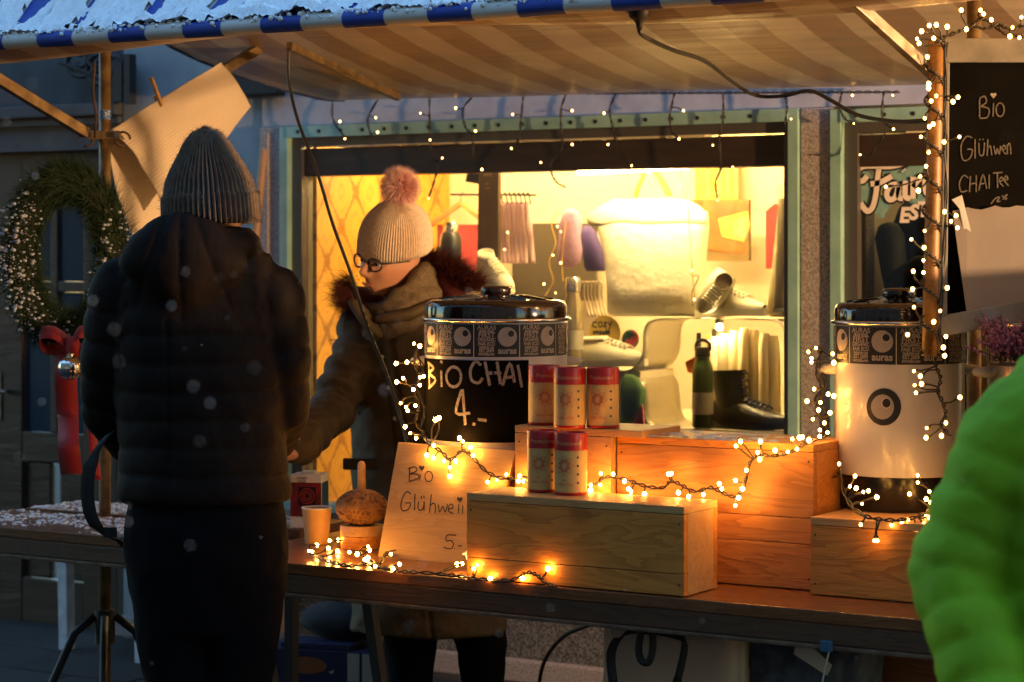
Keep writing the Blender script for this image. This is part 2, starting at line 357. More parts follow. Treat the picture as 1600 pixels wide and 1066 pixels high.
# door bay to the left
YD = YW + .12; 
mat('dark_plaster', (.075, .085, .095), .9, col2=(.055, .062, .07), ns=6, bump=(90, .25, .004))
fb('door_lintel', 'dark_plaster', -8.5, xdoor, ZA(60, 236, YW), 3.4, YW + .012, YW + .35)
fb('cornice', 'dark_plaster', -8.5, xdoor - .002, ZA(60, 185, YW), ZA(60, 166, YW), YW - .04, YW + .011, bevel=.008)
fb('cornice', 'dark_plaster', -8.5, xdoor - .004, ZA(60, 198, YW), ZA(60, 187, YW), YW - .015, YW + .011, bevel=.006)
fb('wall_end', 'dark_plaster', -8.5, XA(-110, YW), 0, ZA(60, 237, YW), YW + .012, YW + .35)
fb('vent_box', 'iron', XA(376, YW), XA(446, YW), ZA(410, 150, YW), ZA(410, 104, YW), YW - .05, YW + .011, bevel=.006)
# wrought iron bracket: scrolls
ib = MB()
def scroll(cx, cy, r, turns, a0, s=1):
    pts = []
    for i in range(40):
        t = i / 39; a = a0 + s * t * turns * 2 * math.pi; rr = r * (1 - .82 * t); pts.append(P(cx + rr * math.cos(a), cy + rr * math.sin(a), YW - .06))
    ib.tube(pts, .011, 6)
scroll(125, 96, 28, 1.4, 0); scroll(160, 112, 34, 1.6, .5, -1); scroll(186, 128, 26, 1.5, 1.5); scroll(178, 100, 20, 1.3, 2.2, -1); scroll(148, 92, 24, 1.2, 3.3)
ib.bar(P(203, 85, YW - .06), P(203, 163, YW - .06), .04, .03); ib.tube([P(95, 98, YW - .06), P(140, 116, YW - .06), P(203, 140, YW - .06)], .012, 6)
ib.box((XA(196, YW), YW - .075, ZA(203, 160, YW)), (XA(210, YW), YW + .01, ZA(203, 100, YW)))
tag(ib.build('iron_bracket', 'iron'), 'black wrought iron scroll bracket fixed above the wooden door', 'bracket')
door = thing('shop_door', 'dark brown panelled wooden door with blue-tinted glass panes behind the wreath', 'door', (XA(80, YD), YD, 0))
def dpx(name, m, x0, x1, y0, y1, a, b, par=door, bevel=.004):
    return MB().box((XA(x0, YD), YD + a, ZA(80, y1, YD)), (XA(x1, YD), YD + b, ZA(80, y0, YD))).build(name, m, par, bevel=bevel)
for x0, x1 in ((-110, 42), (138, 190)): dpx('stile', 'door_wood', x0, x1, 238, 975, -.03, .03)
dpx('mullion', 'door_wood', 84, 95, 300, 676, -.02, .03)
dpx('rail', 'door_wood', 42.3, 137.7, 239, 300, -.028, .03); dpx('rail', 'door_wood', 42.3, 137.7, 676, 722, -.028, .03); dpx('rail', 'door_wood', 42.3, 137.7, 905, 974, -.028, .03)
for x0, x1 in ((42.5, 83.7), (95.3, 137.5)):
    dpx('glazing_bar', 'door_wood', x0, x1, 440, 456, -.018, .03)
    for y0, y1 in ((300.5, 439.5), (456.5, 675.5)): dpx('pane', 'door_glass', x0, x1, y0, y1, -.004, .004, bevel=0)
    dpx('panel', 'door_wood', x0 + .3, x1 - .3, 723, 904, -.012, .02, bevel=.012)
hd = dpx('handle_plate', 'steel', 3, 11, 585, 660, -.036, -.031, bevel=.002)
MB().tube([P(7, 612, YD - .037), P(7, 612, YD - .08), P(-14, 612, YD - .085)], .009, 8).build('handle', 'steel', hd, smooth=True)
dpx('threshold', 'steel', -110, 190, 976, 984, -.09, -.032)
# ---------------------------------------------------------------- houses across the street, behind the viewer
mat('far_plaster', (.17, .16, .15), .9, col2=(.13, .12, .11), ns=2); mat('far_glass', (.02, .022, .025), .15); mat('far_roof', (.06, .04, .035), .9)
for k, (x0, x1, hh, nm) in enumerate(((-22, -7.2, 11.5, 'tall grey house across the street, farthest down the lane'), (-7.1, 1.4, 10.6, 'lower grey house across the street facing the stall'), (1.5, 18, 12.5, 'tallest grey house across the street with steep roof'))):
    hs_ = thing('street_house', nm, 'house', ((x0 + x1) / 2, -4.6, 0), 'houses across the street')
    MB().box((x0, -12, 0), (x1, -4.6, hh)).build('wall', 'far_plaster', hs_)
    MB().slab([(x0 - .05, -4.3, hh), (x0 - .05, -12.3, hh), (x0 - .05, -8.3, hh + 2.5)], V((x1 - x0 + .1, 0, 0))).build('roof', 'far_roof', hs_)
    for fl_ in range(int(hh // 2.7)):
        for j in range(4):
            xx = x0 + (x1 - x0) * (j + .5) / 4; MB().box((xx - .5, -4.6, .9 + fl_ * 2.7), (xx + .5, -4.56, 2.3 + fl_ * 2.7)).build('window', 'far_glass', hs_)
# ---------------------------------------------------------------- awning
YF, ZF, XL, XR = 4.35, 2.065, -4.86, .6
YR, ZR, YE = 5.13, 2.43, 6.76
aw = thing('market_awning', 'blue and white striped market stall awning with a coat of snow on top', 'awning', ((XL + XR) / 2, YR, ZF))
def zback(y, x):
    s = (y - YR) / (YE - YR); e = 2.075 - .03 * (x + 4.86) / 2.4
    return e + (ZR - e) * (1 - s) ** 2.0
def zfront(y, x):
    s = (y - YF) / (YR - YF); sag = .092 * (.75 + .25 * math.sin(x * 2.6 + .8))
    return ZF + (ZR - ZF) * s ** 1.25 - sag * math.sin(math.pi * min(1, s / .62)) * (1 if s < .62 else 0) - .012 * math.sin(math.pi * s)
def prof(x, t):
    if t < .45:
        y = YF + (YR - YF) * t / .45; return V((x, y, zfront(y, x)))
    y = YR + (YE - YR) * (t - .45) / .55; k = mn.noise(V((x * 1.3, y * 6, 3))) * .008 + mn.noise(V((x * .6, y * 16, 9))) * .004
    return V((x, y, zback(y, x) + k))
NU, NV = 120, 70
MB().grid(lambda u, v: prof(XL + (XR - XL) * u, v) + V((0, 0, .006)), NU, NV).build('canopy', 'canvas_top', aw, origin=(0, 0, 0), smooth=True)
MB().grid(lambda u, v: prof(XL + (XR - XL) * u, v), NU, NV).build('canopy_lining', 'canvas_under', aw, origin=(0, 0, 0), smooth=True)
ed = MB(); ed.tube([(XL + (XR - XL) * i / 90, YF - .006, ZF + .002 - .012 * math.sin(math.pi * i / 90) * 0 + mn.noise(V((i * .3, 0, 0))) * .003) for i in range(91)], .021, 12)
ed.build('rolled_hem', 'canvas_top', aw, origin=(0, 0, 0), smooth=True)
pp = MB(); pp.tube([prof(XL, i / 40) + V((-.004, 0, .003)) for i in range(41)], .009, 8)
pp.build('edge_piping', 'blue_piping' if 'blue_piping' in MATS else mat('blue_piping', (.012, .03, .12), .6), aw)
MB().tube([(XL, YR, ZR - .03), (XR, YR, ZR - .03)], .017, 8).build('ridge_pole', 'steel', aw)
MB().tube([(XL, YE - .03, 2.10), (XR, YE - .03, 2.10 - .065)], .012, 8).build('rear_pole', 'steel', aw)
# snow lying on the canopy: thick, streaky where the blue shows through
sn = MB(); nx, ny = 740, 60; idx = {}
def snow_h(x, y):
    n1 = mn.noise(V((x * 7.5, y * 1.5, 1.1))); n2 = mn.fractal(V((x * 14, y * 9, 5)), 1., 2., 4)
    ph = ((x + 24.058) / .24) % 1; blue = 1 if abs(ph - .5) < .25 else 0
    s = (y - YF) / (YR - YF)
    h = .019 + .018 * n1 + .018 * n2 - .021 * blue * (.25 + .85 * s) + .006 * (1 - s)
    return h
vs = []; hs = []
for j in range(ny + 1):
    for i in range(nx + 1):
        x = XL + .02 + (5.42) * i / nx; s = -.03 + 1.02 * j / ny; y = YF + (YR - YF) * s
        h = snow_h(x, y) - (.02 if s < .0 else 0)
        z = zfront(max(y, YF), x) + (.016 if s < .04 else .006)
        jx, jy = (random.random() - .5) * .004, (random.random() - .5) * .005
        vs.append((x + jx, y + jy, z + max(h, -.004) + (random.random() - .3) * .006)); hs.append(h)
fs = []
for j in range(ny):
    for i in range(nx):
        q = (j * (nx + 1) + i, j * (nx + 1) + i + 1, (j + 1) * (nx + 1) + i + 1, (j + 1) * (nx + 1) + i)
        if sum(hs[k] > 0 for k in q) >= 3: fs.append(q)
sn.add(vs, fs)
so = sn.build('snow', 'snow', aw, smooth=True); so['kind'] = 'stuff'
fl = MB()
for i in range(1500):                               # loose crumbs along the hem
    x = XL + .05 + random.random() * 5.3; a = random.gauss(1.7, .55); r = .002 + .006 * random.random() ** 2
    fl.sphere((x, YF - .006 + .022 * math.cos(a), ZF + .002 + .022 * math.sin(a)), r, 6, 4)
c = fl.build('snow_crumbs', 'snow', aw, smooth=True); c['kind'] = 'stuff'
# posts, braces, clamp
zt_ = .74
pL = PZ(164, 805, zt_)
def post(p, label, lo, hi=ZR - .05):
    t = thing('awning_post', label, 'post', (p.x, p.y, 0), 'steel posts holding up the awning')
    MB().tube([(p.x, p.y, lo), (p.x, p.y, hi)], .0175, 14).build('tube', 'steel_brass', t, smooth=True)
    for a in (40, 130, 220, 310):
        d = V((math.cos(R_(a)), math.sin(R_(a)), 0))
        MB().tube([p * 1 + d * .03 + UV * (.44 - p.z), p + d * .09 + UV * (.39 - p.z), p + d * .2 + UV * (.14 - p.z), p + d * .26 + UV * (.02 - p.z)], .0125, 8).build('foot_strut', 'iron', t, smooth=True)
    MB().lathe((p.x, p.y, .36), [(.03, 0), (.03, .1)], 16).build('foot_collar', 'iron', t, smooth=False)
    return t
tl = post(V((pL.x, pL.y, 0)), 'bare steel awning post rising through the snowy side table', .02)
lb = MB(); lb.lathe((pL.x, pL.y, ZA(160, 182, pL.y) - .01), [(.0185, 0), (.0185, .028)], 16); lb.build('sticker', mat('blue_sticker', (.03, .10, .32), .5, col2=(.45, .5, .6), ns=160, contrast=(.55, .6)), tl)
pR = P(1522, 700, 5.36)
tr_ = post(V((pR.x, pR.y, 0)), 'grey steel awning post standing behind the chalkboard', .02)
zc = ZA(160, 212, pL.y)
cl = MB(); cl.obox((pL.x, pL.y - .0, zc), RV * .048, FV * .022, UV * .013); cl.build('clamp', 'steel_brass', tl, bevel=.003)
for sx in (-1, 1):
    q = V((pL.x, pL.y, zc)) + RV * .04 * sx - FV * .024; MB().lathe(q, [(.009, 0), (.009, .012)], 6, RV, UV, -FV).build('clamp_bolt', 'steel', tl)
for sx in (-1, 1): MB().tube([V((pL.x, pL.y, zc)) + RV * sx * (.055 + .022 * math.cos(a)) + UV * (.022 * math.sin(a) - .012) - FV * .01 for a in [i * .5 for i in range(11)]], .004, 6).build('clamp_ring', 'rust', tl, smooth=True)
def brace(label, a, b, w=.024, m='steel_brass'):
    t = MB().bar(a, b, w, w * 1.25).build('awning_brace', m, bevel=.002); return tag(t, label, 'brace', 'steel braces of the awning')
brace('rusty steel brace running from the clamp beyond the wreath', PX(-130, 46, pL.x), PX(134, 208, pL.x))
brace('steel brace carrying the waffle towel', PX(176, 212, pL.x), PX(405, 76, pL.x))
brace('dark brass brace under the canopy beside the hanging cable', P(452, 72, 5.55), P(622, 152, 6.55), .02)
brace('silver steel brace slanting down to the light-wrapped pole', P(1314, -15, 4.40), L(1458, 116, 5.03), .02, 'steel')
MB().tube([P(148, 98, 5.0), P(145, 140, 5.0), P(150, 180, 5.02), P(148, 215, 5.05)], .004, 6).build('chain', 'rust', tl, smooth=True)
# ---------------------------------------------------------------- stall furniture
wood('table_wood', (.20, .075, .022), (.085, .03, .010), knots=False, rough=.28, coat=.25)
wood('table_edge', (.085, .04, .016), (.045, .02, .009), knots=False, rough=.5)
wood('pine', (.68, .27, .042), (.36, .115, .015), rough=.5)
wood('pine_dark', (.46, .20, .052), (.24, .08, .018), rough=.5)
wood('pine_pale', (.56, .32, .11), (.40, .19, .06), knots=False, rough=.5)
wood('board_wood', (.42, .26, .10), (.33, .19, .065), rough=.6)
mat('white_paint', (.62, .66, .68), .6, col2=(.45, .48, .5), ns=20)
ZT = .74
def table(name, label, x0, x1, y0, y1, gap=None, group=None):
    t = thing(name, label, 'table', ((x0 + x1) / 2, (y0 + y1) / 2, 0), group)
    cuts = [y0, y0 + (y1 - y0) * .34, y0 + (y1 - y0) * .67, y1] if gap is None else [y0, gap - .024, gap + .024, y1]
    for k in range(len(cuts) - 1):
        if gap is not None and k == 1: continue
        MB().box((x0, cuts[k] + .0015, ZT - .028), (x1, cuts[k + 1] - .0015, ZT)).build('top_board', 'table_wood', t, bevel=.003)
    MB().box((x0 + .004, y0 + .004, ZT - .074), (x1 - .004, y0 + .026, ZT - .0285)).build('front_rail', 'table_edge', t, bevel=.003)
    MB().box((x0 + .004, y0 - .002, ZT - .084), (x1 - .004, y0 + .03, ZT - .0745)).build('metal_strip', 'strip', t, bevel=.002)
    MB().box((x0 + .02, y1 - .05, ZT - .074), (x1 - .02, y1 - .03, ZT - .0285)).build('rear_rail', 'table_edge', t, bevel=.003)
    for xx in (x0 + .03, x1 - .05): MB().box((xx, y0 + .03, ZT - .08), (xx + .02, y1 - .055, ZT - .0285)).build('end_rail', 'table_edge', t)
    return t
mat('strip', (.10, .065, .04), .45, metal=.5, col2=(.2, .14, .09), ns=30)
ct = table('serving_table', 'long brown wooden serving table holding the tea urns and lights', -3.74, -.95, 4.572, 5.29)
for xx in (-3.68, -1.25):
    for yy in (4.72, 5.2): MB().bar((xx, yy, ZT - .05), (xx + .12, yy, .004), .03, .03).build('leg', 'iron', ct)
lt = table('side_table', 'brown wooden side table dusted with snow beneath the wreath', -4.9, -3.86, 4.745, 5.40, pL.y)
for xx in (-4.0,):
    for yy in (4.9, 5.3): MB().bar((xx, yy, ZT - .03), (xx, yy, .004), .03, .03).build('leg', 'iron', lt)
MB().bar((-4.75, pL.y - .1, ZT - .095), (-4.75, pL.y + .15, ZT - .095), .03, .012).build('bracket', 'iron', lt)
fr = MB()
for i in range(5200):
    x = -4.89 + random.random() ** 1.2 * .95; y = 4.76 + random.random() * .62
    if abs(y - pL.y) < .03: continue
    den = .25 + .75 * min(1, max(0, (y - 4.80) / .12)) * (1 - .55 * (x + 4.89) / .95)
    if random.random() > den * (.6 + mn.noise(V((x * 9, y * 9, 0)))): continue
    r = .0014 + .0045 * random.random() ** 3
    fr.sphere((x, y, ZT + r * .1), (r * 1.7, r * 1.4, r * .7), 6, 4)
so = fr.build('snow_dusting', 'frost', lt, smooth=True); so['kind'] = 'stuff'
# white bench by the door
bn = thing('white_bench', 'low bench with worn white legs standing by the wooden door', 'bench', (-5.2, 6.4, 0))
for px, py, sw in ((105, 1021, .045), (212, 992, .035), (224, 1042, .045), (424, 1062, .04)):
    q = PZ(px, py, 0); MB().bar((q.x, q.y, .004), (q.x - .01, q.y, .43), sw, sw).build('leg', 'white_paint', bn, bevel=.004)
a, b_, c_ = PZ(105, 1021, 0), PZ(424, 1062, 0), PZ(212, 992, 0)
MB().obox(((a.x + b_.x) / 2, (a.y + b_.y) / 2 + .12, .445), V((b_ - a)) / 2 * 1.08, V((.05, .18, 0)), UV * .0145).build('seat', 'table_edge', bn, bevel=.003)
# ---------------------------------------------------------------- crates
def crate(label, x0, x1, y0, y1, z0, z1, front, m='pine', lid='pine_pale', th=.018, over=0.):
    t = thing('wooden_crate', label, 'crate', ((x0 + x1) / 2, (y0 + y1) / 2, z0))
    zb = z0; hs = [(z1 - th - z0) * f for f in front]
    for h_ in hs:
        MB().box((x0, y0, zb + .0008), (x1, y0 + th, zb + h_ - .0008)).build('plank', m, t, bevel=.0012); zb += h_
    MB().box((x0, y1 - th, z0), (x1, y1, z1 - th)).build('plank', m, t, bevel=.0012)
    for xx in (x0, x1 - th): MB().box((xx, y0 + th + .0006, z0), (xx + th, y1 - th - .0006, z1 - th)).build('end_board', lid, t, bevel=.0012)
    for xx in (x0 + .012, x1 - .012):
        for zz in (z0 + .025, z1 - th - .022): MB().lathe((xx, y0 - .0006, zz), [(.0026, 0), (.0024, .001)], 8, V((1, 0, 0)), UV, V((0, 1, 0))).build('nail', 'iron', t)
    MB().box((x0 - .0, y0 - .0, z1 - th + .0006), (x1 + over, y1, z1)).build('lid_board', lid, t, bevel=.0015)
    return t
crate('long pale pine crate at the front table edge with two tea tins on it', -2.935, -2.352, 4.582, 4.752, ZT + .002, .945, [.27, .73], 'pine')
zk = 1.093
xk0, xk1 = XA(808, 4.81), XA(960, 4.81)
crate('small upright pine crate carrying three red-lidded tea tins', xk0, xk1 - .004, 4.80, 5.0, ZT + .002, zk, [1], 'pine_pale', 'pine_pale', over=.085)
crate('wide dark pine crate of three planks behind the light string', xk1 + .002, -2.14, 4.82, 5.06, ZT + .002, 1.078, [.33, .19, .48], 'pine_dark', 'pine')
crate('square pine crate under the white tea urn', -2.126, -1.70, 4.77, 5.25, ZT + .002, .918, [1], 'pine')
crate('narrow pine crate wedged between wide crate and white urn', -2.132, -2.06, 5.10, 5.24, .93, 1.10, [1], 'pine_dark')
crate('pine crate hidden beneath the chalk-lettered tea urn', -3.13, -2.78, 4.88, 5.24, ZT + .002, 1.012, [.5, .5], 'pine_dark')
crate('unseen lower crate added to keep the pendant lamp off the white urn', -1.16, -.97, 4.62, 5.28, ZT + .002, 1.13, [.5, .5], 'pine_dark')  # table-end stack added out of view to block lamp light from the urn
crate('unseen floor-standing crate added to keep lamp light off the parka', -1.16, -.97, 5.32, 5.95, .016, .78, [.5, .5], 'pine_dark')  # floor crates added out of view to block lamp light from the seller's coat
crate('unseen second floor crate added to keep lamp light off the parka', -1.16, -.97, 5.32, 5.95, .782, 1.52, [.5, .5], 'pine')
crate('unseen upper crate added to keep the pendant lamp off the white urn', -1.16, -.97, 4.62, 5.28, 1.132, 1.52, [.5, .5], 'pine')
crate('low crate beneath the silver urn behind the chalkboard', -1.68, -1.2, 4.8, 5.25, ZT + .002, .92, [1], 'pine')
pf = MB()
for i in range(70):
    x = xk1 + .05 + random.random() ** .8 * .36; y = 4.83 + random.random() * .2; r = .006 + random.random() * .012
    pf.lathe((x, y, 1.0785), [(r, 0), (r * .8, .0012)], 7)
so = pf.build('snow_patches', 'frost', bpy.data.objects['wooden_crate.002']); so['kind'] = 'stuff'
# ---------------------------------------------------------------- tea urns
mat('enamel_brown', (.016, .008, .005), .12, coat=.6)
mat('enamel_black', (.006, .006, .006), .25)
mat('urn_white', (.58, .58, .61), .28, coat=.2, col2=(.52, .52, .55), ns=12)
mat('silver', (.65, .63, .6), .18, metal=1)
mat('chalk_black', (.0035, .0032, .003), .9, spec=.03, col2=(.006, .0055, .005), ns=9, nd=6)
mat('chalk', (.34, .30, .26), .95, col2=(.10, .09, .08), ns=230, contrast=(.45, .7))
mat('chalk_faint', (.12, .105, .09), .95, col2=(.05, .045, .04), ns=230, contrast=(.45, .7))
mat('print_black', (.012, .012, .012), .5); mat('print_grey', (.36, .31, .27), .6); mat('print_pale', (.55, .49, .43), .6)
def urn(label, cx, cy, r, zs, rot, panels, chalk=None, emblem=None, metal=False):
    z0, zw, zbd0, zbd1, zl0, zl1 = zs       # base bottom, base top, band bottom, band top, lid bottom, lid top
    t = thing('tea_urn', label, 'urn', (cx, cy, z0)); c0 = V((cx, cy, 0)); C = lambda z: V((cx, cy, z))
    MB().lathe(C(0), [(r * .93, z0 + .001), (r * .95, z0 + .006), (r * .95, zw - .004)], 48).build('base', 'urn_white' if chalk else 'enamel_black', t, autosm=40)
    MB().lathe(C(0), [(r * .97, zw - .0035), (r * .985, zw), (r * .985, zl0 - .012)], 64, caps=True).build('body', 'silver' if metal else 'urn_white', t, autosm=40)
    MB().lathe(C(0), [(r * .99, zl0 - .0115), (r * 1.035, zl0 - .009), (r * 1.045, zl0 - .004), (r * 1.02, zl0 - .0005), (r * .98, zl0 - .0002)], 64).build('steel_rim', 'silver', t, smooth=True)
    h = zl1 - zl0
    lid = MB().lathe(C(0), [(r * .985, zl0), (r * .985, zl0 + h * .55), (r * .96, zl0 + h * .8), (r * .9, zl0 + h * .93), (r * .8, zl0 + h * .97), (r * .4, zl0 + h * 1.18), (r * .3, zl0 + h * 1.22)], 64).build('lid', 'enamel_brown', t, autosm=50)
    MB().lathe(C(zl0 + h * 1.2), [(.036, 0), (.040, .006), (.040, .017), (.036, .022), (.02, .024)], 32).build('knob', 'enamel_brown', lid, autosm=50)
    rb = MB()
    for k in range(14):
        a = k * 2 * math.pi / 14; d = V((math.cos(a), math.sin(a), 0)); rb.bar(C(zl0 + h * 1.19) + d * r * .38, C(zl0 + h * .985) + d * r * .8, .008, .006)
    rb.build('lid_rib', 'enamel_brown', lid)
    for s in (-1, 1):                        # side handles
        q = RV * s; MB().box((0, 0, 0), (0, 0, 0)) if 0 else None
        hz = zbd0 - .018
        MB().capsule([C(hz) + q * (r * 1.0), C(hz) + q * (r + .022)], [.017, .014], 10, .8).build('handle', 'urn_white', t, smooth=True)
    rb_ = r * .985 + .0012
    MB().lathe(C(0), [(rb_, zbd0), (rb_, zbd1)], 96, caps=False).build('printed_band', 'print_black', t, smooth=True)
    hb = zbd1 - zbd0; step = 2 * math.pi / panels
    def onc(a0, zc, rad):
        return lambda u_, v_: V((cx + rad * math.cos(a0 + u_ / rad), cy + rad * math.sin(a0 + u_ / rad), zc + v_))
    rp = rb_ + .0012; pw = step * rp; tx = MB(); lg = MB(); li = MB()
    for k in range(panels):
        a0 = rot + k * step; 
        for i, (s_, sz) in enumerate((('AURAS', .19), ('FROM SWISS', .10), ('FIRST', .22), ('ORGANIC', .15), ('FAIR ECO', .15), ('FASHION LAB', .09), ('EST.2009', .15), ('SWITZERLAND', .09))):
            wd = {5: 1.0, 10: .52, 7: .72, 8: .70, 11: .5}[len(s_)]
            yy = (.40, .285, .165, .03, -.10, -.205, -.305, -.415)[i] * hb
            fn = onc(a0 - pw * .22 / rp, zbd0 + hb * .5 + yy, rp); q = text_parts(s_, hb * sz, lambda u_, v_: fn(u_ * {5: 1.0}.get(len(s_), .82), v_), None, None, None, bold=.0004)
            tx.add(q.v, q.f)
        f2 = onc(a0 + pw * .23 / rp, zbd0 + hb * .62, rp)
        rr = hb * .30
        def disc(mb, ux, vy, rad, ro):
            f3 = onc(a0 + pw * .23 / rp, zbd0 + hb * .62, rp + ro); mb.poly([f3(ux + rad * math.cos(j * math.pi / 14), vy + rad * math.sin(j * math.pi / 14)) for j in range(28)])
        lg.m = 0; disc(lg, 0, 0, rr, 0); lg.m = 1; disc(lg, rr * .38, rr * .33, rr * .42, .0006); lg.m = 2; disc(lg, rr * .38, rr * .33, rr * .34, .0012)
        f4 = onc(a0 + pw * .23 / rp, zbd0 + hb * .19, rp); q = text_parts('auras', hb * .27, f4, None, None, None, bold=.0008); tx.add(q.v, q.f)
        f5 = onc(a0 - step / 2, zbd0 + hb * .5, rp); li.add([f5(-.001, -hb / 2), f5(.001, -hb / 2), f5(.001, hb / 2), f5(-.001, hb / 2)], [(0, 1, 2, 3)])
    bd = t.children[-1]
    for mb, nm, mm in ((tx, 'band_lettering', 'print_grey'), (lg, 'band_emblems', ['print_grey', 'print_pale', 'print_black']), (li, 'band_dividers', 'print_pale')):
        o = mb.build(nm, mm, t); o['kind'] = 'stuff'
    if chalk:
        a1, a2, zc0, zc1 = chalk; rc = r * .985 + .0014
        MB().grid(lambda u, v: V((cx + rc * math.cos(a1 + (a2 - a1) * u), cy + rc * math.sin(a1 + (a2 - a1) * u), zc0 + (zc1 - zc0) * v)), 60, 1).build('chalk_panel', 'chalk_black', t, smooth=True)
    return t
u1 = L(775, 600, 5.948); U1 = (u1.x, u1.y, .189)
vd = lambda p: math.atan2(-p.y, -p.x)              # direction from a thing back to the viewer's side
a1 = vd(u1)
urn('brown-lidded tea urn with a black chalk panel reading Bio CHAI', u1.x, u1.y, .189, (1.0145, 1.037, 1.255, 1.338, 1.353, 1.400), a1 + .01, 10, chalk=(a1 - 1.9, a1 + .46, 1.038, 1.247))
u2 = L(1405, 650, 5.384)
a2 = vd(u2)
U = urn('white tea urn with a round eye emblem and brown lid', u2.x, u2.y, .155, (.9195, 1.004, 1.262, 1.348, 1.362, 1.404), a2 + .35, 8)
u3 = L(1648, 650, 5.25)
urn('polished steel tea urn half hidden behind the bright green coat', u3.x, u3.y, .155, (.9215, 1.0, 1.262, 1.348, 1.362, 1.404), vd(u3) - .1, 8, metal=True)
# chalk writing on the first urn, traced on its curved side
def strokes(fn, data, w, name, m, parent, ox, oy, s, nrm):
    mb = MB()
    for st in data:
        pts = smooth_pts([V((p[0], p[1], 0)) for p in st], 4); q = [fn(ox + p.x / s, oy + p.y / s) for p in pts]; q = [x for x in q if x is not None]
        if len(q) > 1: mb.ribbon(q, w, [nrm(x) for x in q])
    o = mb.build(name, m, parent); o['kind'] = 'stuff'; return o
rc = .189 * .985 + .0024
nurn = lambda p: V((p.x - u1.x, p.y - u1.y, 0)).normalized()
B5 = [[(118, 540), (124, 700)], [(112, 545), (150, 580), (122, 612), (162, 655), (118, 706)], [(197, 595), (200, 698)], [(190, 538), (205, 545)], ell(275, 635, 46, 62), [(445, 562), (410, 540), (380, 590), (387, 655), (430, 672), (456, 640)],
      [(470, 540), (500, 690)], [(545, 540), (567, 680)], [(475, 612), (572, 610)], [(580, 690), (625, 550), (655, 670)], [(595, 640), (652, 634)], [(675, 560), (700, 700)],
      [(325, 715), (290, 858), (378, 860)], [(330, 712), (348, 935)], [(392, 928), (410, 932)], [(425, 900), (480, 908)]]
urn1 = bpy.data.objects['tea_urn']
strokes(lambda x, y: ray_cyl(x, y, u1.x, u1.y, rc), [[(p[0], p[1]) for p in s] for s in B5], .0075, 'chalk_lettering', 'chalk', urn1, 640, 430, 3.9925, nurn)
# round emblem on the second urn
em = MB(); re = .155 * .985
def eplate(cx, cy, rr, off, m):
    em.m = m; vs = [ray_cyl(cx, cy, u2.x, u2.y, re + off)]; fs = []
    for i in range(1, 6):
        for j in range(36): vs.append(ray_cyl(cx + rr * i / 5 * math.cos(j * math.pi / 18), cy + rr * i / 5 * 1.08 * math.sin(j * math.pi / 18), u2.x, u2.y, re + off))
    fs += [(0, 1 + j, 1 + (j + 1) % 36) for j in range(36)]
    fs += [(1 + (i - 1) * 36 + j, 1 + (i - 1) * 36 + (j + 1) % 36, 1 + i * 36 + (j + 1) % 36, 1 + i * 36 + j) for i in range(1, 5) for j in range(36)]
    em.add(vs, fs)
eplate(1381, 636, 27, .0012, 0); eplate(1379, 636, 18, .0018, 1); eplate(1385, 630, 8, .0024, 2); eplate(1385, 630, 6.5, .003, 0)
o = em.build('round_emblem', ['print_black', 'print_grey', 'print_pale'], U); o['kind'] = 'stuff'
